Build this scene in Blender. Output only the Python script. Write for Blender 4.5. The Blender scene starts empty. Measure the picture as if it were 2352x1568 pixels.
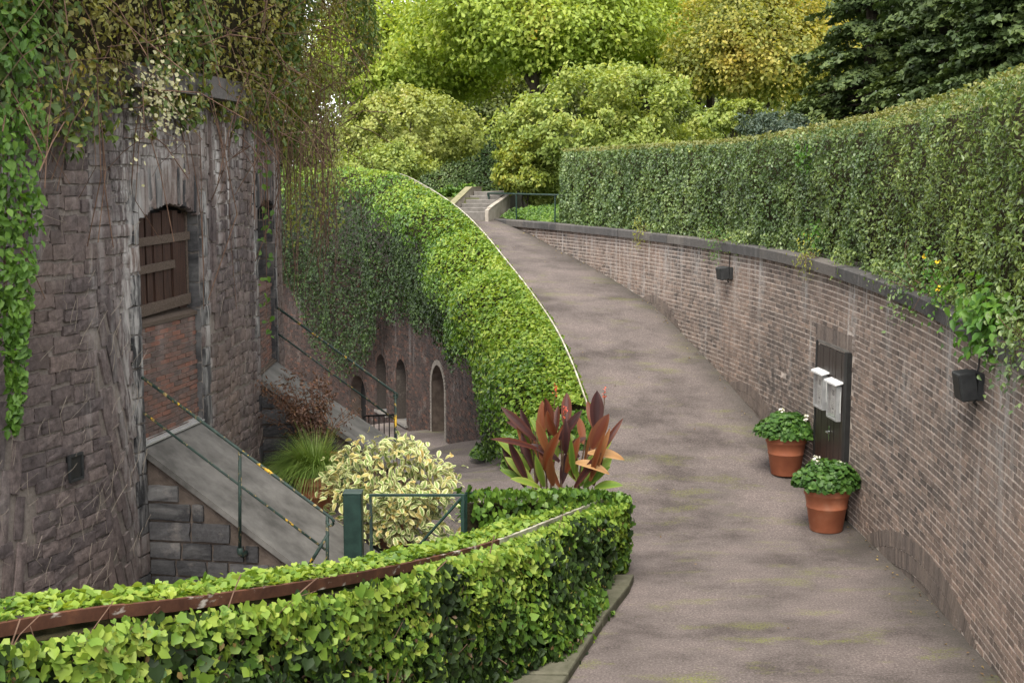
import bpy, math
import numpy as np
from mathutils import Vector, Matrix

S = bpy.context.scene
D = bpy.data
COL = S.collection
rng = np.random.default_rng(11)
R_ = math.radians

# ------------------------------------------------------------------ camera, sky, sun, exposure
CZ = 4.7                                   # eye height above the paved floor of the moat
PITCH = math.atan(374 / 3000)
cam = D.cameras.new('camera'); camo = D.objects.new('camera', cam); COL.objects.link(camo)
cam.sensor_width = 36; cam.lens = 36 * 3000 / 2352
cam.clip_start = 0.1; cam.clip_end = 3000
camo.location = (0, 0, CZ); camo.rotation_euler = (math.pi / 2 - PITCH, 0, 0)
S.camera = camo

SUN_EL, SUN_AZ = 60.0, 194.0               # azimuth clockwise from +Y: behind the camera
w = D.worlds.new('World'); S.world = w; w.use_nodes = True
nt = w.node_tree; nt.nodes.clear()
sky = nt.nodes.new('ShaderNodeTexSky'); sky.sky_type = 'NISHITA'; sky.sun_disc = False
sky.sun_elevation = R_(SUN_EL); sky.sun_rotation = R_(SUN_AZ)
sky.air_density = 1.0; sky.dust_density = 1.0; sky.ozone_density = 1.0
hs = nt.nodes.new('ShaderNodeHueSaturation'); hs.inputs['Saturation'].default_value = 0.06   # overcast
bg = nt.nodes.new('ShaderNodeBackground'); bg.inputs['Strength'].default_value = 0.15
wo = nt.nodes.new('ShaderNodeOutputWorld')
nt.links.new(sky.outputs[0], hs.inputs['Color']); nt.links.new(hs.outputs[0], bg.inputs['Color']); nt.links.new(bg.outputs[0], wo.inputs['Surface'])
sun = D.lights.new('sun', 'SUN'); suno = D.objects.new('sun', sun); COL.objects.link(suno)
sun.energy = 1.5; sun.angle = R_(35); sun.color = (1.0, 0.93, 0.8)
sd = Vector((math.sin(R_(SUN_AZ)) * math.cos(R_(SUN_EL)), math.cos(R_(SUN_AZ)) * math.cos(R_(SUN_EL)), math.sin(R_(SUN_EL))))
suno.rotation_euler = sd.to_track_quat('Z', 'Y').to_euler(); suno.location = (20, -30, 60)
S.view_settings.view_transform = 'Standard'; S.view_settings.look = 'None'
S.view_settings.gamma = 1; S.view_settings.use_curve_mapping = False
S.view_settings.exposure = 1.85
S.render.engine = 'CYCLES'
S.cycles.use_denoising = True
S.cycles.max_bounces = 6; S.cycles.diffuse_bounces = 3; S.cycles.transparent_max_bounces = 6

# ------------------------------------------------------------------ where things stand: helpers
WC, WR = np.array([-45.3, 14.5]), 50.0     # centre and radius of the curved retaining wall
TC, TR = np.array([-21.2, 16.6]), 18.0     # centre and radius of the round tower
RI = 46.9                                  # inner edge of the ramp
RW = 45.9                                  # face of the courtyard wall under the ramp

def at(u, v, y):
    """point at horizontal distance y on the sight line (u, v measured on a 2352 wide print)"""
    dx = (u - 1176) / 3000; dy = (784 - v) / 3000
    d = np.array([dx, dy * math.sin(PITCH) + math.cos(PITCH), dy * math.cos(PITCH) - math.sin(PITCH)])
    return d / d[1] * y + np.array([0, 0, CZ])
def on_cyl(u, v, C, R, far=True):
    d = at(u, v, 1.0) - np.array([0, 0, CZ])
    a = d[0] ** 2 + 1; b = -2 * (d[0] * C[0] + C[1]); c = C[0] ** 2 + C[1] ** 2 - R * R
    t = (-b + (1 if far else -1) * math.sqrt(max(b * b - 4 * a * c, 0))) / (2 * a)
    P = t * d + np.array([0, 0, CZ])
    return P, math.degrees(math.atan2(P[1] - C[1], P[0] - C[0]))
def project(P):
    P = np.asarray(P, float); x, y, z = P[..., 0], P[..., 1], P[..., 2] - CZ
    f = y * math.cos(PITCH) - z * math.sin(PITCH); u = y * math.sin(PITCH) + z * math.cos(PITCH)
    return 1176 + 3000 * x / f, 784 - 3000 * u / f, f
def pol(C, R, th, z=0.0):
    th = np.radians(th)
    return np.stack(np.broadcast_arrays(C[0] + R * np.cos(th), C[1] + R * np.sin(th), z), -1)
def smooth(x): x = np.clip(x, 0, 1); return x * x * (3 - 2 * x)
def table(xs, ys, soft=0.6):
    g = np.linspace(xs[0] - 6, xs[-1] + 6, 800); v = np.interp(g, xs, ys)
    k = max(1, int(soft / (g[1] - g[0]))); ker = np.ones(2 * k + 1) / (2 * k + 1)
    v = np.convolve(np.pad(v, k, 'edge'), ker, 'valid')
    return lambda t: np.interp(t, g, v)
ramp_z = table([-8, -2, 3.2, 5.2, 8.15, 9.2, 12.2, 15.06, 21.77, 24.9, 26.6], [0, 0, 0, .18, .64, .85, 1.44, 2.05, 2.94, 3.42, 3.62], .8)
strip_z = table([5, 7.64, 8.78, 10.56, 13.15, 15.68, 17.75, 19.8, 22.2, 25, 27, 34], [.55, 1.16, 1.55, 2.03, 2.53, 3.04, 3.54, 3.98, 4.38, 4.8, 4.92, 4.95], .8)
coping_z = table([-12, -6, -3.2, 0, 1.6, 4.8, 8, 27], [2.75, 3.0, 3.16, 3.36, 3.42, 3.52, 3.56, 3.58], .8)

def vnoise(P, scale, seed=0):
    P = np.asarray(P, float) * scale + seed * 17.31
    i = np.floor(P).astype(np.int64); f = P - i; f = f * f * (3 - 2 * f)
    def h(a, b, c):
        n = (a * 73856093) ^ (b * 19349663) ^ (c * 83492791) ^ (seed * 2654435)
        n = (n ^ (n >> 13)) * 1274126177 & 0x7fffffff; n = (n ^ (n >> 11)) * 668265263 & 0x7fffffff
        return (n & 0xffff) / 65535.0
    r = 0
    for dx in (0, 1):
        for dy in (0, 1):
            for dz in (0, 1):
                wgt = (f[..., 0] if dx else 1 - f[..., 0]) * (f[..., 1] if dy else 1 - f[..., 1]) * (f[..., 2] if dz else 1 - f[..., 2])
                r = r + wgt * h(i[..., 0] + dx, i[..., 1] + dy, i[..., 2] + dz)
    return r

# parapet in front (steel strip): sight line u, v and distance
PARA = [(-420, 1505, 6.1), (-200, 1470, 6.5), (0, 1432, 7.0), (200, 1398, 7.45), (400, 1377, 7.95), (650, 1343, 8.8), (840, 1312, 9.8), (1000, 1278, 11.0), (1150, 1238, 12.3), (1300, 1180, 14.0), (1392, 1143, 15.3)]
def catmull(P, n=8):
    P = np.array(P, float); Q = np.vstack([2 * P[0] - P[1], P, 2 * P[-1] - P[-2]]); out = []
    for i in range(1, len(Q) - 2):
        for t in np.arange(n) / n:
            a, b, c, d = Q[i - 1], Q[i], Q[i + 1], Q[i + 2]
            out.append(.5 * (2 * b + (c - a) * t + (2 * a - 5 * b + 4 * c - d) * t * t + (3 * b - a - 3 * c + d) * t ** 3))
    out.append(P[-1]); return np.array(out)
para = catmull([at(*p) for p in PARA])
def para_side(x, y):                        # positive on the path side
    X = np.stack([x, y], -1); best = None
    A = para[:-1, :2]; B = para[1:, :2]
    d2 = np.full(x.shape, 1e9); sg = np.zeros(x.shape)
    for a, b in zip(A, B):
        e = b - a; t = np.clip(((X - a) @ e) / (e @ e), 0, 1); q = X - (a + t[..., None] * e)
        dd = (q ** 2).sum(-1); m = dd < d2; d2 = np.where(m, dd, d2)
        sg = np.where(m, -(e[0] * q[..., 1] - e[1] * q[..., 0]), sg)
    return np.sqrt(d2) * np.sign(sg)
CP = np.array([(-2.2, 12.5, .6), (-2.4, 15.5, .62), (-1.2, 14.6, .55), (-3, 9, .6), (0.2, 15, .2), (0.8, 17.3, .06), (1.0, 19.6, .2), (-.3, 19, .1), (-.4, 24, -.3), (-1.64, 28.7, -1.0), (-2.7, 31.5, -1.35),
               (-4.2, 34.6, -2.1), (-2.6, 18.6, .25), (-2.7, 21.5, -.4), (-3.2, 26, -1.2), (-6, 31, -2), (-8, 38, -2.4)])
def floor_z(x, y):
    d = (x[..., None] - CP[:, 0]) ** 2 + (y[..., None] - CP[:, 1]) ** 2 + .15
    wg = d ** -1.7; c = (wg * CP[:, 2]).sum(-1) / wg.sum(-1)
    th = np.degrees(np.arctan2(y - WC[1], x - WC[0])); R = np.hypot(x - WC[0], y - WC[1])
    k = smooth((RI - R) / 1.6); g = ramp_z(np.minimum(th, 7.0))
    c = np.where(th < 12, g * (1 - k) + c * k, c)
    return np.where((para_side(x, y) > 0) & (y < 15.6), ramp_z(np.minimum(th, 3)), c)

# ------------------------------------------------------------------ mesh helpers
def mesh_np(name, V, F, m=None, parent=None, smooth_=False):
    V = np.asarray(V, np.float32).reshape(-1, 3); me = D.meshes.new(name)
    if isinstance(F, np.ndarray):
        n, k = F.shape; me.vertices.add(len(V)); me.vertices.foreach_set('co', V.ravel())
        me.loops.add(n * k); me.loops.foreach_set('vertex_index', F.astype(np.int32).ravel())
        me.polygons.add(n); me.polygons.foreach_set('loop_start', np.arange(0, n * k, k, dtype=np.int32))
        me.polygons.foreach_set('loop_total', np.full(n, k, np.int32)); me.update(calc_edges=True)
    else:
        me.from_pydata(V.tolist(), [], F); me.update()
    if smooth_: me.polygons.foreach_set('use_smooth', np.ones(len(me.polygons), bool))
    if m: me.materials.append(m)
    return link(name, me, parent)
def link(name, me, parent=None):
    o = D.objects.new(name, me); COL.objects.link(o)
    if parent is not None:
        o.parent = parent; o.matrix_parent_inverse = Matrix.Translation(-Vector(parent.location))
    return o
def thing(name, label, cat, loc=(0, 0, 0), group=None):
    o = D.objects.new(name, None); COL.objects.link(o); o.location = [float(c) for c in loc]; o.empty_display_size = .2
    return tag(o, label, cat, group)
def tag(o, label=None, cat=None, group=None, kind=None):
    for k, v in (('label', label), ('category', cat), ('group', group), ('kind', kind)):
        if v: o[k] = v
    return o
class MB:
    def __init__(s): s.V = []; s.F = []; s.n = 0
    def add(s, V, F):
        V = np.asarray(V, float); s.V.append(V); s.F += [tuple(int(i) + s.n for i in f) for f in F]; s.n += len(V); return s
    def box(s, c, ax, ay, az, jit=0):
        c, ax, ay, az = (np.asarray(q, float) for q in (c, ax, ay, az))
        V = np.array([c + i * ax + j * ay + k * az for k in (-1, 1) for j in (-1, 1) for i in (-1, 1)])
        if jit: V += rng.normal(0, jit, V.shape)
        return s.add(V, BOXF)
    def aabb(s, x0, x1, y0, y1, z0, z1):
        return s.box(((x0 + x1) / 2, (y0 + y1) / 2, (z0 + z1) / 2), ((x1 - x0) / 2, 0, 0), (0, (y1 - y0) / 2, 0), (0, 0, (z1 - z0) / 2))
    def bevel_box(s, c, ax, ay, az, b):
        """box with chamfered edges (24 vertices)"""
        c, ax, ay, az = (np.asarray(q, float) for q in (c, ax, ay, az)); L = [np.linalg.norm(q) for q in (ax, ay, az)]
        V = []; idx = {}
        for sx in (-1, 1):
            for sy in (-1, 1):
                for sz in (-1, 1):
                    for k in range(3):
                        f = [1 - b / l for l in L]; f[k] = 1
                        idx[(sx, sy, sz, k)] = len(V); V.append(c + sx * f[0] * ax + sy * f[1] * ay + sz * f[2] * az)
        F = []
        g = lambda *a: idx[a]
        for sg in (-1, 1):
            F.append((g(sg, -1, -1, 0), g(sg, 1, -1, 0), g(sg, 1, 1, 0), g(sg, -1, 1, 0)))
            F.append((g(-1, sg, -1, 1), g(1, sg, -1, 1), g(1, sg, 1, 1), g(-1, sg, 1, 1)))
            F.append((g(-1, -1, sg, 2), g(1, -1, sg, 2), g(1, 1, sg, 2), g(-1, 1, sg, 2)))
        for a in (-1, 1):
            for b_ in (-1, 1):
                F.append((g(a, b_, -1, 0), g(a, b_, 1, 0), g(a, b_, 1, 1), g(a, b_, -1, 1)))
                F.append((g(a, -1, b_, 0), g(a, 1, b_, 0), g(a, 1, b_, 2), g(a, -1, b_, 2)))
                F.append((g(-1, a, b_, 1), g(1, a, b_, 1), g(1, a, b_, 2), g(-1, a, b_, 2)))
                for c_ in (-1, 1): F.append((g(a, b_, c_, 0), g(a, b_, c_, 1), g(a, b_, c_, 2)))
        return s.add(V, F)
    def tube(s, P, r, n=6, cap=True):
        P = np.asarray(P, float); r = np.broadcast_to(np.asarray(r, float), (len(P),))
        T = np.gradient(P, axis=0); T /= np.linalg.norm(T, axis=1)[:, None] + 1e-12
        up = np.array([0, 0, 1.]) if abs(T[0][2]) < .9 else np.array([1., 0, 0]); V = []
        for p, t, q in zip(P, T, r):
            a = np.cross(t, up)
            if np.linalg.norm(a) < 1e-4: a = np.cross(t, [0.3, 1, 0])
            a /= np.linalg.norm(a); b = np.cross(a, t)
            for k in range(n): V.append(p + q * (math.cos(2 * math.pi * k / n) * a + math.sin(2 * math.pi * k / n) * b))
        F = [(i * n + k, i * n + (k + 1) % n, (i + 1) * n + (k + 1) % n, (i + 1) * n + k) for i in range(len(P) - 1) for k in range(n)]
        if cap: F += [tuple(range(n - 1, -1, -1)), tuple((len(P) - 1) * n + k for k in range(n))]
        return s.add(V, F)
    def lathe(s, prof, c, n=40):
        V = [(c[0] + r * math.cos(2 * math.pi * k / n), c[1] + r * math.sin(2 * math.pi * k / n), c[2] + z) for r, z in prof for k in range(n)]
        F = [(i * n + k, i * n + (k + 1) % n, (i + 1) * n + (k + 1) % n, (i + 1) * n + k) for i in range(len(prof) - 1) for k in range(n)]
        F += [tuple(range(n - 1, -1, -1)), tuple((len(prof) - 1) * n + k for k in range(n))]
        return s.add(V, F)
    def sweep(s, path, sect):
        """path: list of (origin, side vector, up vector); sect: (side, up) outline"""
        k = len(sect); V = [o + a * np.asarray(sx) + b * sz for o, sx, sz in path for a, b in sect]
        F = [(i * k + j, i * k + (j + 1) % k, (i + 1) * k + (j + 1) % k, (i + 1) * k + j) for i in range(len(path) - 1) for j in range(k)]
        F += [tuple(range(k - 1, -1, -1)), tuple((len(path) - 1) * k + j for j in range(k))]
        return s.add(V, F)
    def build(s, name, m, parent=None, smooth_=False):
        o = mesh_np(name, np.vstack(s.V), s.F, m, parent, smooth_)
        return o
BOXF = [(0, 2, 3, 1), (4, 5, 7, 6), (0, 1, 5, 4), (2, 6, 7, 3), (0, 4, 6, 2), (1, 3, 7, 5)]
def grid(fn, A, B, name, m, parent=None, smooth_=True, skip=None):
    a, b = np.meshgrid(A, B, indexing='ij'); V = fn(a, b).reshape(-1, 3); nb = len(B)
    i, j = np.meshgrid(np.arange(len(A) - 1), np.arange(nb - 1), indexing='ij')
    F = np.stack([i * nb + j, (i + 1) * nb + j, (i + 1) * nb + j + 1, i * nb + j + 1], -1)
    if skip is not None:
        ca = (a[:-1, :-1] + a[1:, 1:]) / 2; cb = (b[:-1, :-1] + b[1:, 1:]) / 2; F = F[~skip(ca, cb)]
    return mesh_np(name, V, F.reshape(-1, 4), m, parent, smooth_)

LEAF = {
    'quad': ([(0, 0, 0), (.36, .5, .1), (0, 1, -.05), (-.36, .5, .1)], [(0, 1, 2), (0, 2, 3)]),
    'slim': ([(0, 0, 0), (.2, .5, .06), (0, 1, -.08), (-.2, .5, .06)], [(0, 1, 2), (0, 2, 3)]),
    'ovate': ([(0, 0, 0), (.3, .28, .1), (.27, .6, .08), (0, 1.05, -.12), (-.27, .6, .08), (-.3, .28, .1)], [(0, 1, 2), (0, 2, 3), (0, 3, 4), (0, 4, 5)]),
    'ivy': ([(0, .28, -.05), (0, .12, 0), (.36, -.02, .04), (.54, .36, .07), (.38, .62, .04), (0, 1.04, -.08), (-.38, .62, .04), (-.54, .36, .07), (-.36, -.02, .04)],
            [(0, 1, 2), (0, 2, 3), (0, 3, 4), (0, 4, 5), (0, 5, 6), (0, 6, 7), (0, 7, 8), (0, 8, 1)]),
    'ivy5': ([(0, .1, 0), (.5, .15, .07), (.28, .58, 0), (0, 1.05, -.06), (-.28, .58, 0), (-.5, .15, .07)], [(0, 1, 2), (0, 2, 3), (0, 3, 4), (0, 4, 5)]),
    'round': ([(0, .1, -.06), (.4, 0, .05), (.55, .45, .08), (.3, .9, .05), (-.3, .9, .05), (-.55, .45, .08), (-.4, 0, .05)], [(0, 1, 2), (0, 2, 3), (0, 3, 4), (0, 4, 5), (0, 5, 6)]),
}
def nrm(v): return v / (np.linalg.norm(v, axis=-1, keepdims=True) + 1e-9)
def leaves(P, N, size, shape, tilt=.5, down=.7):
    """geometry of a leaf at each point: N the way it faces"""
    n = len(P); sv, sf = LEAF[shape]; sv = np.array(sv) - np.array([0, .5, 0]); sf = np.array(sf)
    N = nrm(N + rng.normal(0, tilt, (n, 3))); T = rng.normal(0, 1, (n, 3)); T[:, 2] -= down * 2
    T = nrm(T - (T * N).sum(1, keepdims=True) * N); B = np.cross(T, N)
    size = np.broadcast_to(np.asarray(size, float), (n,))[:, None, None]
    bend = 1 + rng.normal(0, .6, (n, 1, 1))
    V = P[:, None, :] + size * (sv[None, :, 0:1] * B[:, None, :] + sv[None, :, 1:2] * T[:, None, :] + bend * sv[None, :, 2:3] * N[:, None, :])
    F = (sf[None] + (np.arange(n) * len(sv))[:, None, None]).reshape(-1, 3)
    return V.reshape(-1, 3), F
def leaf_mesh(name, P, N, size, shape, m, parent, tilt=.5, down=.7, stuff=True):
    V, F = leaves(P, N, size, shape, tilt, down); o = mesh_np(name, V, F, m, parent, shape in ('ivy', 'ovate', 'round'))
    if stuff: o['kind'] = 'stuff'
    return o

# ------------------------------------------------------------------ materials
def mat(name, rough=.8, spec=.3):
    m = D.materials.new(name); m.use_nodes = True; n = m.node_tree; b = n.nodes['Principled BSDF']
    b.inputs['Roughness'].default_value = rough; b.inputs['Specular IOR Level'].default_value = spec
    return m, n, b
def nd(n, t, ins=None, **props):
    x = n.nodes.new('ShaderNode' + t)
    for k, v in props.items(): setattr(x, k, v)
    for k, v in (ins or {}).items():
        if isinstance(v, bpy.types.NodeSocket): n.links.new(v, x.inputs[k])
        else: x.inputs[k].default_value = v
    return x
def ma(n, op, a, b=0.0, c=0.0): return nd(n, 'Math', {0: a, 1: b, 2: c}, operation=op).outputs[0]
def ramp(n, fac, stops):
    x = nd(n, 'ValToRGB', {'Fac': fac}); e = x.color_ramp.elements
    while len(e) < len(stops): e.new(.5)
    for el, (p, c) in zip(e, stops): el.position = p; el.color = (*c, 1) if len(c) == 3 else c
    return x.outputs[0]
def noise(n, vec=None, scale=5, detail=3, rough=.55):
    x = nd(n, 'TexNoise', {'Scale': scale, 'Detail': detail, 'Roughness': rough})
    if vec is not None: n.links.new(vec, x.inputs['Vector'])
    return x.outputs[0]
def mixc(n, fac, a, b, mode='MIX'):
    x = n.nodes.new('ShaderNodeMix'); x.data_type = 'RGBA'; x.blend_type = mode; x.clamp_result = False
    for k, v in ((0, fac), (6, a), (7, b)):
        if isinstance(v, bpy.types.NodeSocket): n.links.new(v, x.inputs[k])
        else: x.inputs[k].default_value = v if k == 0 else (*v, 1)
    return x.outputs[2]
def mrange(n, v, a, b, c=0.0, d=1.0): return nd(n, 'MapRange', {0: v, 1: a, 2: b, 3: c, 4: d}).outputs[0]
def pos(n): return nd(n, 'NewGeometry').outputs['Position']
def rand(n):
    g = nd(n, 'NewGeometry').outputs['Random Per Island']; o = nd(n, 'ObjectInfo').outputs['Random']
    return ma(n, 'FRACT', ma(n, 'ADD', g, o))
def bump(n, b, h, strength=.4, dist=.02):
    x = nd(n, 'Bump', {'Height': h, 'Strength': strength, 'Distance': dist}); n.links.new(x.outputs[0], b.inputs['Normal'])
def scaled(n, vec, s): return nd(n, 'VectorMath', {0: vec, 1: s}, operation='MULTIPLY').outputs[0]
def cylvec(n, C, R):
    s = nd(n, 'SeparateXYZ', {0: pos(n)})
    th = ma(n, 'ARCTAN2', ma(n, 'SUBTRACT', s.outputs[1], C[1]), ma(n, 'SUBTRACT', s.outputs[0], C[0]))
    return nd(n, 'CombineXYZ', {0: ma(n, 'MULTIPLY', th, R), 1: s.outputs[2], 2: 0.0}).outputs[0], s.outputs[2]

def masonry(name, C, R, stops, streak=.5, z0=2.0, z1=3.4, warm=None, rough=.9, var=.25, grain=(26, .55), damp=None, lime=None, dark=.5, chalk=(.3, .26, .23)):
    """brick, stone or mortar of a round wall with lime streaks running down from the top"""
    m, n, b = mat(name, rough, .2); v, z = cylvec(n, C, R); p = pos(n)
    r = rand(n); f = ma(n, 'ADD', ma(n, 'MULTIPLY', r, 1 - var), ma(n, 'MULTIPLY', noise(n, p, 1.1, 4), var))
    c = ramp(n, f, stops)
    gq = mrange(n, noise(n, p, grain[0], 6, .75), .3, .72, .35, 1.55); c = mixc(n, grain[1], c, mixc(n, 1.0, c, nd(n, 'CombineXYZ', {0: gq, 1: gq, 2: gq}).outputs[0], 'MULTIPLY'))
    if warm is not None:
        k = mrange(n, noise(n, p, .55, 3), .46, .68); c = mixc(n, ma(n, 'MULTIPLY', k, warm[1]), c, warm[0])
    s = noise(n, scaled(n, v, (5.5, .35, 1)), 1.0, 5, .65)
    s2 = ma(n, 'MULTIPLY', mrange(n, s, .5, .66), mrange(n, noise(n, scaled(n, v, (.7, .5, 1)), 1.0, 3), .42, .6)); zz = mrange(n, ma(n, 'ADD', z, ma(n, 'MULTIPLY', noise(n, v, .9, 2), 1.2)), z0, z1)
    k = ma(n, 'MULTIPLY', ma(n, 'MULTIPLY', s2, zz), streak)
    c = mixc(n, k, c, (.46, .44, .425))
    d = mrange(n, noise(n, scaled(n, v, (3.1, .28, 1)), 1.3, 5, .6), .56, .74)
    c = mixc(n, ma(n, 'MULTIPLY', d, dark), c, (.035, .033, .034))
    for lc, lw, l0, l1 in (lime or ()):       # lime run-off beside the openings
        sx = nd(n, 'SeparateXYZ', {0: v}).outputs[0]; q = mrange(n, ma(n, 'ABSOLUTE', ma(n, 'SUBTRACT', sx, lc)), lw, lw * .25)
        q = ma(n, 'MULTIPLY', ma(n, 'MULTIPLY', q, mrange(n, z, l0, l1)), mrange(n, noise(n, scaled(n, v, (14, 2.2, 1)), 1.0, 5, .7), .44, .58)); c = mixc(n, ma(n, 'MULTIPLY', q, .7), c, (.4, .385, .37))
    bl = mrange(n, noise(n, p, 2.3, 5, .7), .58, .75); c = mixc(n, ma(n, 'MULTIPLY', bl, .4), c, chalk)
    for dp_ in (damp or ()):                # damp, sooty patches of the wall
        dd = nd(n, 'VectorMath', {0: scaled(n, nd(n, 'VectorMath', {0: p, 1: dp_[0]}, operation='SUBTRACT').outputs[0], dp_[1])}, operation='LENGTH').outputs['Value']
        k = ma(n, 'MULTIPLY', mrange(n, dd, 1.0, .25), mrange(n, noise(n, p, 7, 5, .7), .4, .62)); c = mixc(n, ma(n, 'MULTIPLY', k, .75), c, (.05, .044, .04))
    n.links.new(c, b.inputs['Base Color']); bump(n, b, noise(n, p, 38, 5, .7), .55, .012)
    return m
M = {}
WLIME = [(7.3, .22, 2.2, 3.2), (8.6, .3, 2.3, 3.2), (9.6, .25, 2.0, 3.0), (10.7, .4, 2.4, 3.3), (12.4, .35, 2.5, 3.3), (3.05, .22, 2.2, 3.0), (1.6, .2, 2.3, 3.2), (-.6, .25, 1.9, 3.0), (-2.3, .5, 1.2, 2.8), (5.2, .2, 2.5, 3.2)]
_dp = on_cyl(1790, 880, WC, WR)[0]; DAMP = [(tuple(_dp), (.8, .45, .85)), (tuple(on_cyl(1664, 650, WC, WR)[0]), (4, 4, 2.2)), (tuple(on_cyl(2226, 940, WC, WR)[0]), (4, 4, 2))]
M['brick'] = masonry('brick', WC, WR, [(0, (.06, .051, .047)), (.2, (.115, .093, .082)), (.5, (.168, .132, .113)), (.78, (.23, .176, .147)), (.94, (.285, .208, .165)), (1, (.28, .15, .105))], .8, 1.2, 3.4, ((.3, .21, .165), .45), damp=DAMP, chalk=(.42, .34, .285), lime=WLIME)
M['mortar'] = masonry('mortar', WC, WR, [(0, (.48, .4, .35)), (.5, (.62, .53, .47)), (1, (.7, .62, .55))], .3, 2.2, 3.6, damp=DAMP, lime=WLIME)
M['coping'] = masonry('coping_stone', WC, WR, [(0, (.055, .053, .054)), (.5, (.085, .08, .078)), (1, (.135, .12, .108))], .1, 2.0, 3.4, dark=.2)
M['arch'] = masonry('arch_brick', WC, WR, [(0, (.09, .074, .068)), (.5, (.145, .118, .104)), (1, (.2, .158, .135))], .2, 2.0, 3.4, ((.27, .21, .17), .3))
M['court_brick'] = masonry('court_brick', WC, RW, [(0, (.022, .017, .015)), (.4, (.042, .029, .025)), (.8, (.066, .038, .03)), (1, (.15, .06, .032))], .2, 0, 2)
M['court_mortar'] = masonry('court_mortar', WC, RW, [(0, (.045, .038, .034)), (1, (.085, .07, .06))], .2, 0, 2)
M['stone'] = masonry('tower_stone', TC, TR, [(0, (.055, .046, .046)), (.3, (.088, .071, .07)), (.6, (.125, .099, .094)), (.85, (.165, .128, .118)), (1, (.21, .165, .145))], .85, 2.4, 5.0, ((.17, .12, .09), .4), var=.45, grain=(13, .9), dark=.3, lime=[(-4.1, .34, .4, 2.6), (-2.33, .2, 1.0, 3.2), (-.28, .16, 1.5, 3), (1.42, .16, 1.6, 3.2), (-3.3, .8, 4.3, 4.9)])
M['stone_dark'] = masonry('dark_stone', TC, TR, [(0, (.022, .022, .024)), (.5, (.04, .039, .041)), (1, (.075, .072, .074))], .75, 2.6, 4.6, lime=[(-4.1, .34, .4, 2.6), (-2.33, .2, 1.0, 3.2), (-.28, .16, 1.5, 3), (1.42, .16, 1.6, 3.2), (-3.3, .8, 4.3, 4.9)])
M['stone_mortar'] = masonry('stone_mortar', TC, TR, [(0, (.06, .052, .047)), (.45, (.13, .11, .097)), (.75, (.24, .205, .18)), (1, (.36, .31, .27))], .8, 2.2, 5, var=.8, lime=[(-4.1, .34, .4, 2.6), (-2.33, .2, 1.0, 3.2), (-.28, .16, 1.5, 3), (1.42, .16, 1.6, 3.2), (-3.3, .8, 4.3, 4.9)])
M['panel_brick'] = masonry('red_brick', TC, TR, [(0, (.08, .064, .06)), (.45, (.13, .088, .076)), (.8, (.17, .088, .066)), (1, (.25, .095, .06))], .25, 2, 4)
M['panel_mortar'] = masonry('panel_mortar', TC, TR, [(0, (.3, .26, .23)), (1, (.42, .37, .33))], .3, 2, 4)

def simple(name, base, base2, scale=8, rough=.8, spec=.3, bs=.3, bd=.01, metallic=0, vec=None, lo=.35, hi=.7):
    m, n, b = mat(name, rough, spec); p = pos(n)
    if vec: p = scaled(n, p, vec)
    c = ramp(n, noise(n, p, scale, 5, .65), [(lo, base), (hi, base2)])
    n.links.new(c, b.inputs['Base Color']); b.inputs['Metallic'].default_value = metallic
    if bs: bump(n, b, noise(n, p, scale * 4, 4, .7), bs, bd)
    return m
def asphalt(name):
    m, n, b = mat(name, .92, .2); p = pos(n)
    c = ramp(n, noise(n, p, 40, 6, .8), [(.29, (.045, .037, .036)), (.47, (.1, .085, .081)), (.58, (.142, .121, .115)), (.72, (.27, .238, .228))])
    big = noise(n, scaled(n, p, (.7, .9, .4)), .9, 6, .65)
    c = mixc(n, 1.0, c, ramp(n, big, [(.38, (.62, .6, .59)), (.5, (1, .98, .97)), (.62, (1.25, 1.2, 1.19))]), 'MULTIPLY')
    blot = mrange(n, noise(n, p, .8, 6, .7), .55, .68); c = mixc(n, ma(n, 'MULTIPLY', blot, .5), c, (.075, .066, .06))
    mo = mrange(n, noise(n, scaled(n, p, (.8, 1.9, .5)), 1.25, 5, .62), .54, .66)
    yy = nd(n, 'SeparateXYZ', {0: p}).outputs[1]
    near = ma(n, 'MAXIMUM', mrange(n, yy, 14.6, 12.6, 0, .95), .5)
    c = mixc(n, ma(n, 'MULTIPLY', ma(n, 'MULTIPLY', mo, near), mrange(n, noise(n, p, 48, 3, .8), .46, .56)), c, (.15, .165, .03))
    rr = nd(n, 'VectorMath', {0: nd(n, 'VectorMath', {0: p, 1: (*WC, 0)}, operation='SUBTRACT').outputs[0], 1: (1, 1, 0)}, operation='MULTIPLY').outputs[0]
    rr = nd(n, 'VectorMath', {0: rr}, operation='LENGTH').outputs['Value']
    edge = ma(n, 'MULTIPLY', mrange(n, ma(n, 'ADD', rr, ma(n, 'MULTIPLY', noise(n, p, 1.6, 4), .5)), 49.7, 50.25), .6); c = mixc(n, edge, c, (.05, .046, .038))   # dirt along the wall
    n.links.new(c, b.inputs['Base Color']); bump(n, b, noise(n, p, 120, 3, .7), .6, .008); return m
M['asphalt'] = asphalt('asphalt')
M['earth'] = simple('earth', (.05, .05, .022), (.09, .1, .03), 3)
M['lawn'] = simple('lawn', (.05, .095, .012), (.1, .15, .02), 2)
M['concrete'] = simple('slab_concrete', (.055, .052, .048), (.15, .142, .133), 2.2, .85, .25, .3, .006)
M['plaster'] = simple('old_plaster', (.06, .046, .038), (.12, .094, .078), 5, .9, .2, .6, .02)
M['plaster2'] = simple('pale_surround', (.12, .105, .09), (.19, .165, .14), 6, .9)
M['pale_concrete'] = simple('pale_concrete', (.24, .21, .175), (.4, .36, .31), 4, .85)
M['moss_concrete'] = simple('mossy_concrete', (.15, .145, .085), (.26, .235, .14), 6, .9)
M['step'] = simple('step_concrete', (.11, .1, .09), (.19, .175, .16), 5, .9)
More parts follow.
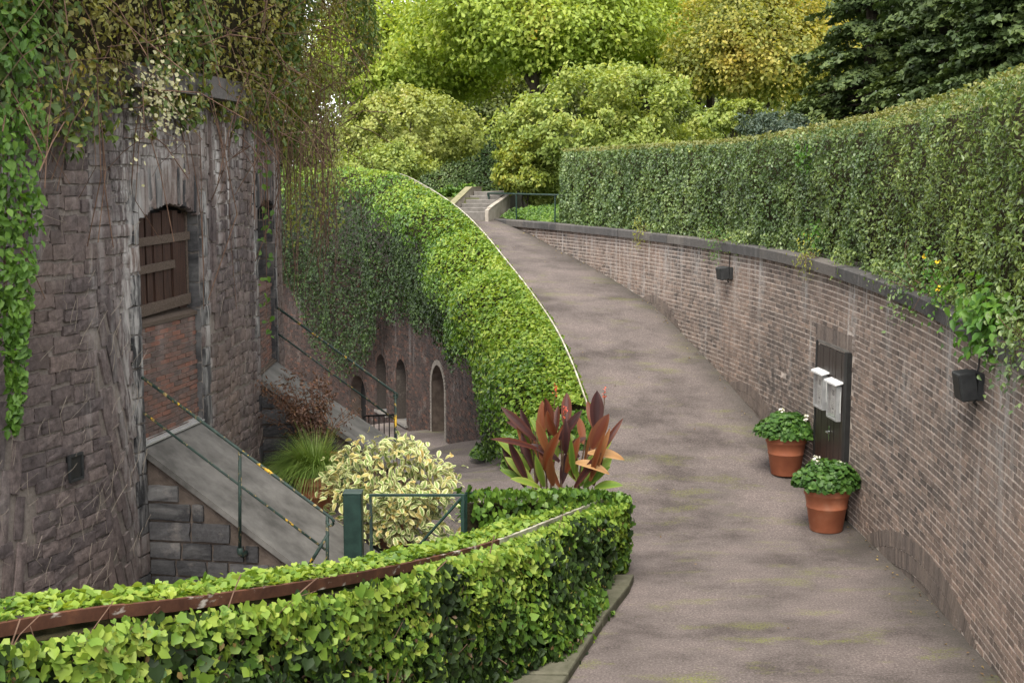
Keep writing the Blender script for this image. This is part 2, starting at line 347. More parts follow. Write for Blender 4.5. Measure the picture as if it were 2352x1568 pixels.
M['kerb'] = simple('kerb_stone', (.06, .06, .038), (.115, .108, .08), 5, .9, .2, .5, .012)
M['wood'] = simple('weathered_plank', (.014, .007, .005), (.065, .031, .02), 6, .75, .3, .5, .006, vec=(14, 14, .7))
M['wood_grey'] = simple('grey_batten', (.05, .036, .028), (.125, .095, .075), 6, .85, .2, .5, .006, vec=(8, 8, 14))
M['door'] = simple('dark_door_plank', (.016, .011, .009), (.04, .028, .023), 5, .42, .45, .25, .003, vec=(12, 12, .6))
M['black'] = simple('black_paint', (.008, .008, .008), (.02, .02, .02), 6, .55, .4, .1, .002)
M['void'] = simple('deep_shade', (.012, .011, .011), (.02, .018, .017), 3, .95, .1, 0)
M['white'] = simple('white_paint', (.68, .68, .68), (.8, .8, .8), 6, .4, .4, 0)
M['alu'] = simple('grey_aluminium', (.33, .33, .33), (.45, .45, .45), 8, .4, .5, 0, metallic=.4)
M['paper'] = simple('paper_sheet', (.66, .66, .63), (.76, .76, .74), 12, .8, .2, 0)
M['print'] = simple('grey_print', (.2, .2, .2), (.42, .42, .41), 60, .8, .2, 0)
M['chrome'] = simple('steel_handle', (.6, .6, .6), (.75, .75, .75), 5, .25, .5, 0, metallic=1)
M['green'] = simple('dark_green_paint', (.006, .02, .016), (.016, .042, .033), 9, .45, .4, .15, .002)
M['lamp'] = simple('lamp_housing', (.014, .015, .016), (.04, .041, .042), 7, .6, .3, .15, .003)
M['soil'] = simple('potting_soil', (.02, .014, .01), (.05, .035, .025), 20, .95)
M['bark'] = simple('bark', (.03, .024, .018), (.075, .06, .045), 5, .9, .2, .8, .03, vec=(4, 4, 1))
M['twig'] = simple('dry_twig', (.075, .042, .028), (.16, .1, .07), 9, .85, .2, 0)
M['pale_twig'] = simple('pale_rootlet', (.15, .125, .1), (.27, .23, .19), 9, .85, .2, 0)
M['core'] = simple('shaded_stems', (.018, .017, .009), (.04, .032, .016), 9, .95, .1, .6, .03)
M['strip_metal'] = simple('galvanised_strip', (.2, .18, .13), (.56, .53, .45), 3.5, .55, .4, .1, .002)
def rusty():
    m, n, b = mat('rusty_steel', .8, .25); p = pos(n)
    c = ramp(n, noise(n, p, 7, 5, .7), [(.3, (.055, .022, .014)), (.55, (.1, .042, .026)), (.75, (.17, .07, .035))])
    k = mrange(n, noise(n, scaled(n, p, (2.2, 2.2, 5)), 1.6, 5, .6), .6, .68); c = mixc(n, k, c, (.5, .46, .42))
    n.links.new(c, b.inputs['Base Color']); bump(n, b, noise(n, p, 60, 3), .3, .003); return m
M['rust'] = rusty()
def flaking():
    m, n, b = mat('flaking_rail_paint', .6, .3); p = pos(n)
    c = ramp(n, noise(n, p, 10, 4), [(.35, (.008, .02, .017)), (.7, (.025, .045, .037))])
    k = mrange(n, noise(n, scaled(n, p, (5, 5, 2.5)), 4.2, 6, .7), .57, .63); c = mixc(n, k, c, (.28, .2, .08))
    k = mrange(n, noise(n, scaled(n, p, (2, 2, 1.4)), 3.1, 5, .75), .585, .62); c = mixc(n, k, c, (.5, .3, .02))
    n.links.new(c, b.inputs['Base Color']); bump(n, b, noise(n, p, 70, 3), .4, .003); return m
M['rail'] = flaking()
def terracotta():
    m, n, b = mat('terracotta', .65, .3); p = pos(n)
    c = ramp(n, noise(n, p, 4, 5), [(.3, (.28, .09, .046)), (.55, (.37, .125, .062)), (.75, (.42, .18, .105))])
    n.links.new(c, b.inputs['Base Color']); bump(n, b, noise(n, p, 50, 3), .15, .003); return m
M['pot'] = terracotta()
def glass():
    m, n, b = mat('case_glass', .05, .5); b.inputs['Transmission Weight'].default_value = 0
    n.nodes.remove(b); t = nd(n, 'BsdfTransparent'); g = nd(n, 'BsdfGlossy', {'Roughness': .03}); x = nd(n, 'MixShader', {0: .16})
    n.links.new(t.outputs[0], x.inputs[1]); n.links.new(g.outputs[0], x.inputs[2]); n.links.new(x.outputs[0], n.nodes['Material Output'].inputs[0]); return m
M['glass'] = glass()
def foliage(name, stops, clump=.45, scale=2.2, trans=.3, rough=.5, spec=.35, rib=None):
    m, n, b = mat(name, rough, spec); p = pos(n)
    f = ma(n, 'ADD', ma(n, 'MULTIPLY', rand(n), 1 - clump), ma(n, 'MULTIPLY', mrange(n, noise(n, p, scale, 3), .28, .72), clump))
    c = ramp(n, f, stops); n.links.new(c, b.inputs['Base Color'])
    t = nd(n, 'BsdfTranslucent', {'Color': mixc(n, 1.0, c, (1.5, 1.45, .6), 'MULTIPLY')}); x = nd(n, 'MixShader', {0: trans})
    n.links.new(b.outputs[0], x.inputs[1]); n.links.new(t.outputs[0], x.inputs[2]); n.links.new(x.outputs[0], n.nodes['Material Output'].inputs[0])
    return m
M['ivy_young'] = foliage('young_ivy_leaf', [(0, (.045, .1, .017)), (.2, (.095, .18, .023)), (.55, (.19, .285, .038)), (.85, (.29, .36, .06)), (1, (.38, .41, .11))], .35, 1.6, .32)
M['ivy_mid'] = foliage('ivy_leaf', [(0, (.025, .06, .016)), (.3, (.055, .12, .018)), (.65, (.11, .2, .026)), (.9, (.19, .28, .04)), (1, (.27, .32, .07))], .4, 1.5, .28, .42)
M['ivy_old_shaded'] = foliage('old_shaded_ivy_leaf', [(0, (.008, .017, .006)), (.4, (.018, .036, .009)), (.8, (.04, .075, .015)), (1, (.09, .135, .028))], .35, 2, .16, .55, .3)  # older leaves, colour darkened further to carry the shade of the courtyard face
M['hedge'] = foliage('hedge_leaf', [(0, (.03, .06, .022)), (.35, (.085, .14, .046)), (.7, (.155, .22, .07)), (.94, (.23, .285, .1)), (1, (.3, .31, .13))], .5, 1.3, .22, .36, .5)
M['hedge_yellower'] = foliage('hedge_leaf_yellower', [(0, (.035, .067, .02)), (.35, (.11, .17, .045)), (.75, (.21, .275, .07)), (.96, (.3, .34, .1)), (1, (.36, .28, .1))], .45, 1.6, .24, .36, .5)  # yellower green leaves, mostly at the near end
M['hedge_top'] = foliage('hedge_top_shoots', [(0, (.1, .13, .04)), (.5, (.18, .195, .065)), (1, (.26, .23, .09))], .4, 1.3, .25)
M['creeper'] = foliage('creeper_leaf', [(0, (.03, .058, .016)), (.35, (.08, .13, .032)), (.7, (.14, .2, .05)), (.86, (.22, .24, .065)), (.93, (.34, .27, .055)), (1, (.42, .17, .035))], .5, 1.2, .28)
M['autumn'] = foliage('autumn_leaf', [(0, (.09, .06, .028)), (.3, (.16, .13, .04)), (.6, (.24, .25, .065)), (.85, (.36, .3, .08)), (1, (.4, .15, .05))], .5, 1.1, .32)
M['bright_vine'] = foliage('bright_vine_leaf', [(0, (.03, .075, .012)), (.5, (.075, .16, .02)), (1, (.15, .26, .04))], .4, 2, .35)
M['seed'] = foliage('cream_seed_head', [(0, (.25, .25, .13)), (1, (.5, .47, .3))], .3, 3, .3)
M['maple'] = foliage('maple_leaf', [(0, (.12, .18, .03)), (.3, (.21, .29, .045)), (.65, (.33, .4, .07)), (.9, (.42, .43, .1)), (.96, (.47, .33, .07)), (1, (.48, .2, .05))], .55, .5, .4)
M['yellow_tree'] = foliage('yellowing_leaf', [(0, (.1, .125, .035)), (.35, (.2, .225, .05)), (.6, (.34, .31, .07)), (.85, (.47, .37, .08)), (1, (.48, .27, .06))], .6, .45, .4)
M['pale_tree'] = foliage('far_leaf', [(0, (.07, .1, .035)), (.5, (.13, .165, .05)), (1, (.22, .23, .07))], .5, .4, .4)
M['bush'] = foliage('bush_leaf', [(0, (.09, .135, .03)), (.35, (.18, .24, .05)), (.7, (.3, .345, .085)), (.93, (.39, .39, .13)), (1, (.42, .33, .1))], .55, .8, .35)
M['bush_yellow'] = foliage('yellow_bush_leaf', [(0, (.1, .13, .02)), (.45, (.23, .25, .035)), (1, (.44, .36, .035))], .55, .9, .35)
M['bush_mix'] = foliage('part_yellow_leaf', [(0, (.08, .12, .022)), (.5, (.18, .23, .04)), (.85, (.3, .31, .05)), (1, (.42, .34, .05))], .55, .9, .35)
M['bush_brown'] = foliage('seeding_bush_leaf', [(0, (.1, .125, .035)), (.4, (.2, .24, .055)), (.75, (.3, .325, .085)), (.93, (.38, .36, .13)), (1, (.4, .3, .14))], .55, .8, .35)
M['conifer'] = foliage('conifer_needles', [(0, (.022, .042, .013)), (.5, (.055, .085, .024)), (.85, (.105, .14, .036)), (1, (.16, .185, .05))], .55, .7, .12, .6)
M['blue_shrub'] = foliage('blue_green_leaf', [(0, (.03, .055, .04)), (.6, (.07, .1, .07)), (1, (.13, .15, .1))], .4, 1, .25)
M['geranium'] = foliage('geranium_leaf', [(0, (.018, .055, .012)), (.5, (.05, .12, .02)), (1, (.105, .2, .035))], .35, 6, .28, .5)
M['petal_white'] = foliage('white_petal', [(0, (.65, .63, .58)), (1, (.82, .8, .76))], .2, 5, .2)
M['petal_yellow'] = foliage('yellow_petal', [(0, (.6, .42, .02)), (1, (.75, .55, .03))], .2, 5, .2)
M['petal_red'] = foliage('red_petal', [(0, (.5, .06, .03)), (1, (.65, .13, .06))], .2, 5, .2)
M['grass'] = foliage('grass_blade', [(0, (.07, .13, .025)), (.6, (.15, .23, .045)), (1, (.26, .3, .09))], .4, 3, .3)
M['burgundy'] = foliage('burgundy_leaf', [(0, (.045, .024, .018)), (.5, (.1, .05, .034)), (.85, (.17, .085, .045)), (1, (.15, .14, .04))], .4, 5, .25)
M['weed'] = foliage('weed_leaf', [(0, (.035, .095, .014)), (.5, (.07, .17, .022)), (1, (.14, .25, .03))], .4, 4, .32)
M['litter'] = foliage('dead_leaf', [(0, (.06, .035, .02)), (.6, (.16, .1, .045)), (.9, (.3, .22, .06)), (1, (.36, .3, .08))], .2, 4, .1)
def two_tone(name, inner, edge, stops=None, trans=.3):
    """leaf with its own markings laid out across its width (UV-free: object generated coords)"""
    m, n, b = mat(name, .55, .3); uv = nd(n, 'Attribute', attribute_name='across').outputs['Fac']
    r = rand(n); a = ramp(n, r, inner); e = ramp(n, r, edge)
    k = mrange(n, ma(n, 'ADD', uv, ma(n, 'MULTIPLY', noise(n, pos(n), 45, 2), .5)), .62, .85)
    c = mixc(n, k, a, e); n.links.new(c, b.inputs['Base Color'])
    t = nd(n, 'BsdfTranslucent', {'Color': c}); x = nd(n, 'MixShader', {0: trans})
    n.links.new(b.outputs[0], x.inputs[1]); n.links.new(t.outputs[0], x.inputs[2]); n.links.new(x.outputs[0], n.nodes['Material Output'].inputs[0]); return m
M['variegated'] = two_tone('variegated_leaf', [(0, (.14, .22, .05)), (.5, (.26, .35, .1)), (.85, (.46, .42, .13)), (1, (.5, .32, .09))], [(0, (.56, .58, .28)), (.6, (.68, .67, .38)), (1, (.62, .5, .22))])
M['canna_red'] = two_tone('canna_red_leaf', [(0, (.03, .012, .013)), (.5, (.06, .017, .014)), (.7, (.15, .036, .012)), (1, (.2, .085, .03))], [(0, (.05, .02, .02)), (.5, (.1, .028, .015)), (1, (.24, .1, .035))], .3)
M['canna_green'] = two_tone('canna_green_leaf', [(0, (.08, .16, .02)), (1, (.17, .25, .03))], [(0, (.12, .2, .025)), (1, (.24, .28, .05))], .35)
M['canna_stem'] = simple('canna_stem', (.06, .035, .025), (.12, .08, .04), 8, .5, .3, 0)

# ================================================================== THE SETTING
# ground of the upper garden: one sheet round the moat, out to the horizon
def upper_z(Rr, th):
    c = coping_z(np.clip(th, -12, 27)) - .14
    k = smooth((Rr - 51.2) / 3.2)
    return c * (1 - k) + (4.22 + .25 * smooth((Rr - 60) / 60)) * k
Rs = np.array([50.12, 50.6, 51.2, 52, 53, 54.5, 57, 62, 70, 85, 110, 160, 260, 450, 800])
grid(lambda a, b: pol(WC, b, a, upper_z(b, a)), np.linspace(-180, 180, 361), Rs, 'ground', M['lawn'])['kind'] = 'structure'
grid(lambda a, b: pol(WC, b, a, np.where(a < 27.6, ramp_z(a), 4.15) + 0 * b), np.r_[np.linspace(27.3, 27.7, 2), np.linspace(28, 60, 33)], np.array([46.2, 48, 50.1]), 'garden_bank', M['earth'])['kind'] = 'structure'
# ramp and the level path in front of it
path = grid(lambda a, b: pol(WC, b, a, ramp_z(a) + .012 * (vnoise(np.stack([a * .8, b, 0 * a], -1), .9, 3) - .5)), np.linspace(-30, 27.4, 260), np.linspace(RI, 50.03, 14), 'path', M['asphalt']); path['kind'] = 'structure'
def fl(a, b):
    p = pol(WC, b, a); p[..., 2] = floor_z(p[..., 0], p[..., 1]); return p
court = grid(fl, np.linspace(-30, 46, 240), np.linspace(30, RI, 80), 'courtyard', M['asphalt']); court['kind'] = 'structure'

def unit_mesh(name, V, F, m):
    V = np.asarray(V, float); me = D.meshes.new(name); me.from_pydata(V.tolist(), [], F); me.materials.append(m); return me
def brick_units(name, m, k=4, j=.03):
    out = []
    for _ in range(k):
        V = np.array([(x, y, z) for z in (-1, 1) for y in (-1, 1) for x in (-1, 1)], float) + rng.normal(0, j, (8, 3)) * np.array([.5, .3, 1.6])
        out.append((unit_mesh(name, V, BOXF, m), V, BOXF))
    return out
def stone_units(name, m, k=10, rough=.085):
    """rough-faced block: a 4 x 4 point face that bulges, tapering sides, no back"""
    out = []
    for _ in range(k):
        V = []; g = np.linspace(-1, 1, 4)
        for z in g:
            for x in g:
                e = max(abs(x), abs(z)); V.append((x * (1 + rng.normal(0, rough * .35)), (-.84 if e > .9 else -1) + rng.normal(0, .06), z * (1 + rng.normal(0, rough * .6))))
        rim = [0, 1, 2, 3, 7, 11, 15, 14, 13, 12, 8, 4]; V += [(V[i][0] * 1.02, 1, V[i][2] * 1.02) for i in rim]
        F = [(r * 4 + c, r * 4 + c + 1, r * 4 + c + 5, r * 4 + c + 4) for r in range(3) for c in range(3)]
        F += [(rim[i], 16 + i, 16 + (i + 1) % 12, rim[(i + 1) % 12]) for i in range(12)]
        V = np.array(V); out.append((unit_mesh(name, V, F, m), V, F))
    return out
def lay(parent, name, stuff_name, items, units, m, most=300):
    if not items: return
    c = np.array([i[0] for i in items]); u, v, d = project(c)
    seen = (u > -10) & (u < 2362) & (v > -10) & (v < 1578) & (d > 0)
    area = np.array([np.linalg.norm(i[1]) * np.linalg.norm(i[3]) for i in items]) / d ** 2
    order = np.argsort(np.where(seen, -area, 1)); chosen = set(order[:most].tolist()); rest = MB()
    inv = Matrix.Translation(-Vector(parent.location)) if parent.type == 'EMPTY' else Matrix.Identity(4)
    for k, it in enumerate(items):
        me, V, F = units[int(rng.integers(len(units)))]; c_, ax, ay, az = it[:4]
        if k in chosen:
            o = D.objects.new(name, me); COL.objects.link(o); o.parent = parent; o.matrix_parent_inverse = inv
            mw = Matrix.Identity(4)
            for q, a in enumerate((ax, ay, az, c_)):
                for r in range(3): mw[r][q] = float(a[r])
            o.matrix_basis = mw
        else:
            rest.add(np.asarray(c_) + V[:, :1] * np.asarray(ax) + V[:, 1:2] * np.asarray(ay) + V[:, 2:] * np.asarray(az), F)
    if rest.n:
        o = rest.build(stuff_name, m, parent); o['kind'] = 'stuff'
def frame(C, R, th, z):
    """point on a round wall, tangent (towards larger angle), outward radial, up"""
    t = math.radians(th); r = np.array([math.cos(t), math.sin(t), 0]); return np.array([C[0], C[1], z]) + R * r, np.array([-r[1], r[0], 0]), r, np.array([0, 0, 1.])
def rot2(a, t, z): return math.cos(a) * t + math.sin(a) * z, -math.sin(a) * t + math.cos(a) * z

# ------------------------------------------------------------------ curved brick retaining wall on the right
wall = thing('retaining_wall', 'long curved brown brick retaining wall with dark coping, below the clipped hedge', 'wall', pol(WC, WR, 6, 0.0))
DTH = (3.49, 5.22); DZ = 2.34              # the door's place in it
ARCHES = []                                 # centre angle, crown height, radius, half angle
def arch_from(crown_px, foot_px, ring=.34):
    Pc, tc = on_cyl(*crown_px, WC, WR); Pf, tf = on_cyl(*foot_px, WC, WR)
    a = abs(tc - tf) * math.pi / 180 * WR; h = max(Pc[2] - Pf[2], .2); r = (a * a + h * h) / (2 * h)
    ARCHES.append((tc, Pc[2], r, ring))
arch_from((1503, 678), (1570, 782)); arch_from((1713, 880), (1790, 985), .34); arch_from((2112, 1250), (2200, 1375), .42)
def in_arch(th, z):
    for tc, zc_, r, ring in ARCHES:
        s = (th - tc) * math.pi / 180 * WR; q = math.hypot(s, z - (zc_ - r))
        if q < r - .045 and z > ramp_z(th) - .2 and abs(s) < 2.0: return True
    return False
ths = np.linspace(-24, 27.2, 420)
grid(lambda a, b: pol(WC, WR + .0045, a, ramp_z(a) - .3 + b * (coping_z(a) - .1 - ramp_z(a) + .3)), ths, np.linspace(0, 1, 8), 'mortar_core', M['mortar'], wall)
bricks = []; H = .076
e_c = on_cyl(1790, 870, WC, WR)[0]          # eroded patch of the brickwork
for k in range(48):
    L = .225 if k % 2 else .113; s = -24 * math.pi / 180 * WR + (k % 4) * .054
    while s < 27 * math.pi / 180 * WR:
        ln = L * (1 + rng.normal(0, .03)); sc = s + ln / 2; th = math.degrees(sc / WR); s += ln
        z = float(coping_z(th)) - .17 - (k + .5) * H + .004 * math.sin(sc * 1.7 + k)
        g = float(ramp_z(th))
        if z < g - .02 or z > coping_z(th) - .16: continue
        if DTH[0] - .02 < th < DTH[1] + .02 and z < DZ + .26: continue
        if in_arch(th, z): continue
        p, t, r, up = frame(WC, WR, th, z); sl = float(coping_z(th + .3) - coping_z(th - .3)) / (.6 * math.pi / 180 * WR)
        d = np.linalg.norm((p - e_c) * np.array([1, .55, 1.0])); ero = .8 * max(0, 1 - d / .75) + .35 * max(0, 1 - (z - g) / .25)
        ax, az = rot2(math.atan(sl) + rng.normal(0, .012 + .05 * ero), t, up)
        out = min(rng.normal(0, .0018), .0025) + .0022 * ero * rng.normal(0, 1)
        if ero > .45 and rng.random() < .05: continue
        bricks.append((p + r * (.0415 + out), ax * (ln - .023) / 2 * (1 - .12 * ero * rng.random()), r * .045, az * .0288 * (1 - .22 * ero * rng.random())))
ub = brick_units('brick', M['brick']); lay(wall, 'brick', 'brickwork', bricks, ub, M['brick'])
# soldier bricks over the door
sold = []
for s in np.arange(DTH[0] - .08, DTH[1] + .1, .068 / WR * 180 / math.pi):
    p, t, r, up = frame(WC, WR, s, DZ + .135); sold.append((p + r * .041, t * .029, r * .045, up * .112))
lay(wall, 'lintel_brick', 'lintel_bricks', sold, brick_units('lintel_brick', M['arch']), M['arch'])
# buried relieving arches at the foot
ua = brick_units('arch_brick', M['arch'])
for tc, zc_, r_, ring in ARCHES:
    items = []; ap = mid = None
    for row in range(2):
        rr = r_ - ring * (.25 + .5 * row)
        for a in np.arange(-1.2, 1.2, .066 / rr):
            s = math.sin(a) * rr; th = tc + math.degrees(s / WR); z = zc_ - r_ + math.cos(a) * rr
            if z < ramp_z(th) - .06 or abs(s) > 2.0: continue
            p, t, r, up = frame(WC, WR, th, z); ax, az = rot2(-a, t, up)
            items.append((p + r * (.038 + rng.normal(0, .0012)), ax * .0275, r * .045, az * ring * .238))
    lay(wall, 'arch_brick', 'arch_bricks', items, ua, M['arch'], 120)
    V = []; F = []
    A = np.linspace(-2.0, 2.0, 40)          # plastered filling under the ring
    q = MB()
    for s0, s1 in zip(A[:-1], A[1:]):
        rr = r_ - ring - .005
        zt = lambda s: zc_ - r_ + math.sqrt(max(rr * rr - s * s, 0)) if abs(s) < rr else -9
        tt = [tc + math.degrees(s / WR) for s in (s0, s1)]; z0 = [float(ramp_z(x)) - .1 for x in tt]; z1 = [max(zt(s), z_) for s, z_ in zip((s0, s1), z0)]
        if z1[0] - z0[0] < .01 and z1[1] - z0[1] < .01: continue
        q.add([pol(WC, WR + .003, tt[0], z0[0]), pol(WC, WR + .003, tt[1], z0[1]), pol(WC, WR + .003, tt[1], z1[1]), pol(WC, WR + .003, tt[0], z1[0])], [(0, 1, 2, 3)])
    if q.n: q.build('arch_filling', M['arch'], wall)
# coping stones
s = -22.0
while s < 26.6:
    l = rng.uniform(1.0, 1.35); q = []
    for t_ in np.linspace(s, s + l - .012, 4):
        p, t, r, up = frame(WC, WR, t_, float(coping_z(t_))); q.append((p, r, up))
    o = rng.normal(0, .006)
    MB().sweep(q, [(-.085 + o, -.165), (-.085 + o, -.015), (-.07 + o, 0), (.42, 0), (.42, -.165)]).build('coping_stone', M['coping'], wall); s += l

# ------------------------------------------------------------------ the round stone tower on the left
tower = thing('stone_tower', 'round dark rubble stone tower with shuttered window, overgrown with creepers', 'tower', pol(TC, TR, -8, 0.0))
W1, W2 = (-12.45, -7.85), (-.35, 4.15)       # bays with a bricked-up opening
SILL, SPRING, CROWN, PB = 3.3, 4.31, 4.45, 1.9
def arch_top(th, W):
    x = (th - (W[0] + W[1]) / 2) / ((W[1] - W[0]) / 2); return SPRING + (CROWN - SPRING) * (1 - x * x)
def in_bay(th, z, pad=0.0):
    for W in (W1, W2):
        if W[0] - pad < th < W[1] + pad and z < arch_top(np.clip(th, *W), W) and z > -1: return True
    return False
tg = np.unique(np.r_[np.arange(-32, 22, .3), W1, W2, np.linspace(*W1, 21), np.linspace(*W2, 21)])
zg = np.unique(np.r_[np.arange(-.6, 9.2, .25), np.linspace(SPRING, CROWN, 12)])
grid(lambda a, b: pol(TC, TR - .022, a, b), tg, zg, 'mortar_core', M['stone_mortar'], tower,
     skip=lambda a, b: np.vectorize(in_bay)(a, b))
# courses of rough stone
stones = []; darks = []
z = -.3; k = 0
def tower_stone(th, z_, w_, h_, ang=0.0, dark=False, dep=.034, out=0.0):
    p, t, r, up = frame(TC, TR, th, z_); ax, az = rot2(ang, t, up)
    (darks if dark else stones).append((p - r * (dep * .86 - out), ax * w_ / 2, -r * dep, az * h_ / 2))
def rib(th, z_): return (-14.9 < th < -13.15 and z_ < 3.5) or (-19.6 < th < -18.6 and z_ < 2.6) or (-6.9 < th < -6.35 and 3.0 < z_ < 5.4)
while z < 5.55:
    h = rng.uniform(.105, .165); th = -26 + rng.random()
    while th < 13:
        wd = rng.uniform(.17, .42) if th < -8 else rng.uniform(.13, .3); dth = math.degrees(wd / TR); tm = th + dth / 2; zc_ = z + h / 2
        e0 = max(W[0] - tm if tm < W[0] else tm - W[1] if tm > W[1] else -1 for W in (W1,)) ; th += dth
        if in_bay(tm, zc_ - h * .4, .62) or rib(tm, zc_): continue
        tower_stone(tm, zc_ + rng.normal(0, .012) + .03 * math.sin(tm * 1.3), wd - (rng.uniform(.01, .026) if tm < -12.5 else rng.uniform(.018, .034)), h - (rng.uniform(.012, .028) if tm < -12.5 else rng.uniform(.022, .036)), rng.normal(0, .015), False, .034, rng.normal(0, .004))
    z += h
# ribs of long stones set on edge, and herringbone infill
for a0, a1, z0, z1, tilt in ((-14.9, -13.15, -.2, 3.5, .28), (-19.6, -18.6, -.2, 2.6, -.2), (-6.9, -6.35, 3.0, 5.4, .05)):
    n_ = max(2, int((a1 - a0) * math.pi / 180 * TR / .125))
    for c in range(n_):
        th = a0 + (c + .5) * (a1 - a0) / n_; zz = z0 + rng.random() * .2
        while zz < z1:
            l = rng.uniform(.3, .55); tower_stone(th + rng.normal(0, .05), zz + l / 2, l - .03, .105, math.pi / 2 + tilt * (1 + rng.normal(0, .06)), False, .034, rng.normal(0, .005)); zz += l
# quoins round the bays: alternating dark blocks
for W in (W1, W2):
    for side in (0, 1):
        z_ = .5; th = W[side] + (-.34 if side == 0 else .34)
        while z_ < SPRING + .1:
            h = rng.uniform(.2, .34); tower_stone(th, z_ + h / 2, .19, h - .025, rng.normal(0, .02), rng.random() < .75, .034, .003); z_ += h
    n_ = 20                                   # voussoirs
    for c in range(n_):
        th = W[0] + (c + .5) * (W[1] - W[0]) / n_; zt = arch_top(th, W); tower_stone(th, zt + .212, .076, .44, (th - sum(W) / 2) * -.03, rng.random() < .35, .034, .003)
us = stone_units('stone', M['stone']); lay(tower, 'stone', 'rubble_stones', stones, us, M['stone'])
ud = stone_units('quoin_stone', M['stone_dark'], 6, .07); lay(tower, 'quoin_stone', 'quoin_stones', darks, ud, M['stone_dark'])
# bays: jambs, soffit, brick infill, sill, shutters
def shell(th, R, z): return pol(TC, R, th, z)
for bi, W in enumerate((W1, W2)):
    q = MB(); bk = TR - .25
    for th in W:
        zs = np.linspace(-.3, SPRING, 9)
        V = [shell(th, TR - .02, z_) for z_ in zs] + [shell(th, bk, z_) for z_ in zs]; q.add(V, [(i, i + 1, 10 + i, 9 + i) for i in range(8)])
    tt = np.linspace(*W, 14); V = [shell(t_, TR - .02, arch_top(t_, W)) for t_ in tt] + [shell(t_, bk, arch_top(t_, W)) for t_ in tt]
    q.add(V, [(i, i + 1, 15 + i, 14 + i) for i in range(13)]); q.build('jamb', M['stone_mortar'], tower)
    # dressed blocks of the reveal
    jb = []
    for th, sgn in ((W[0], 1), (W[1], -1)):
        z_ = .6
        while z_ < SPRING - .05:
            h = rng.uniform(.2, .34); p, t, r, up = frame(TC, TR - .13, th, z_ + h / 2); jb.append((p + t * sgn * .0, r * .105, -t * sgn * .022, up * (h / 2 - .014))); z_ += h
    lay(tower, 'reveal_stone', 'reveal_stones', jb, ud, M['stone_dark'])
    q = MB(); tb = np.linspace(*W, 10); V = [shell(t_, bk - .02, -.3) for t_ in tb] + [shell(t_, bk - .02, CROWN) for t_ in tb]
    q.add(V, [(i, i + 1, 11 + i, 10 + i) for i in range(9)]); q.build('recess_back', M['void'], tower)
    # brick infill below the window
    pr = TR - .075; panel = MB(); V = [shell(t_, pr - .012, z_) for z_ in (-.2, SILL - .06) for t_ in tb] + [shell(t_, bk, SILL - .06) for t_ in tb]
    panel.add(V, [(i, i + 1, 11 + i, 10 + i) for i in range(9)] + [(10 + i, 11 + i, 21 + i, 20 + i) for i in range(9)])
    po = panel.build('brick_infill', M['panel_mortar'], tower); items = []; k = 0; zz = 1.75
    while zz < SILL - .09:
        s = W[0] * math.pi / 180 * TR + (.0 if k % 2 else -.1)
        while s < W[1] * math.pi / 180 * TR:
            ln = .19; s1 = min(s + ln, W[1] * math.pi / 180 * TR - .01); s0 = max(s, W[0] * math.pi / 180 * TR + .01); s += ln + .013
            if s1 - s0 < .04: continue
            p, t, r, up = frame(TC, pr, math.degrees((s0 + s1) / 2 / TR), zz + .02); items.append((p - r * (.03 + rng.normal(0, .003)), t * (s1 - s0) / 2, r * .034, up * .0205))
        zz += .053; k += 1
    lay(po, 'brick', 'bricks', items, brick_units('infill_brick', M['panel_brick']), M['panel_brick'])
    # sloping sill
    q = MB(); tm = sum(W) / 2
    for t0, t1 in ((W[0] + .05, W[1] - .05),):
        tq = np.linspace(t0, t1, 6); pa = [(frame(TC, TR, t_, SILL)[0], frame(TC, TR, t_, SILL)[2], np.array([0, 0, 1.])) for t_ in tq]
        q.sweep(pa, [(-.24, -.05), (-.05, -.06), (-.05, -.025), (-.24, .03)])
    q.build('sill', M['wood_grey'] if bi == 0 else M['panel_brick'], tower)
# plank shutter of the near window
sh = MB(); p0, t, r, up = frame(TC, TR - .15, -11.05, 0); W = W1
shut = None
x0, x1 = -.46, .86
base = MB().box(p0 + t * (x0 + x1) / 2 - r * .03 + up * (SILL + CROWN) / 2, t * (x1 - x0) / 2, r * .008, up * (CROWN - SILL) / 2 * .9).build('shutter', M['void'], tower)
pw = (x1 - x0) / 7
for i in range(7):
    xx = x0 + (i + .5) * pw; th = -11.05 + math.degrees(xx / TR); zt = min(arch_top(np.clip(th, *W), W) - .05, 4.38) - rng.random() * .03; zb = SILL + .03 + rng.random() * .03
    if i == 2: zb += .0; 
    MB().box(p0 + t * xx + up * (zt + zb) / 2 + r * (.012 + rng.normal(0, .005)), t * pw * (.46 if i not in (2, 5) else .34), r * .012, up * (zt - zb) / 2, .003).build('plank', M['wood'], base)
for zz, xa, xb, rt in ((4.08, x0, x1 + .05, .02), (3.8, x0, x1 - .33, .03), (3.4, x0, x1 + .03, .03)):
    ax, az = rot2(rt, t, up); MB().box(p0 + t * (xa + xb) / 2 + up * zz + r * .03, ax * (xb - xa) / 2, r * .016, az * (.042 if zz > 3.5 else .055), .002).build('batten', M['wood_grey'], base)
MB().box(p0 + t * (x1 + .03) + up * 3.85, t * .02, r * .02, up * .5).build('frame', M['wood_grey'], base)
# projecting slab ledge under the creepers
tq = np.linspace(-13.8, -5.2, 14); pa = [(frame(TC, TR, t_, 5.5)[0], frame(TC, TR, t_, 0)[2], np.array([0, 0, 1.])) for t_ in tq]
MB().sweep(pa, [(-.1, 0), (.28, .04), (.28, .26), (-.1, .3)]).build('ledge', M['coping'], tower)
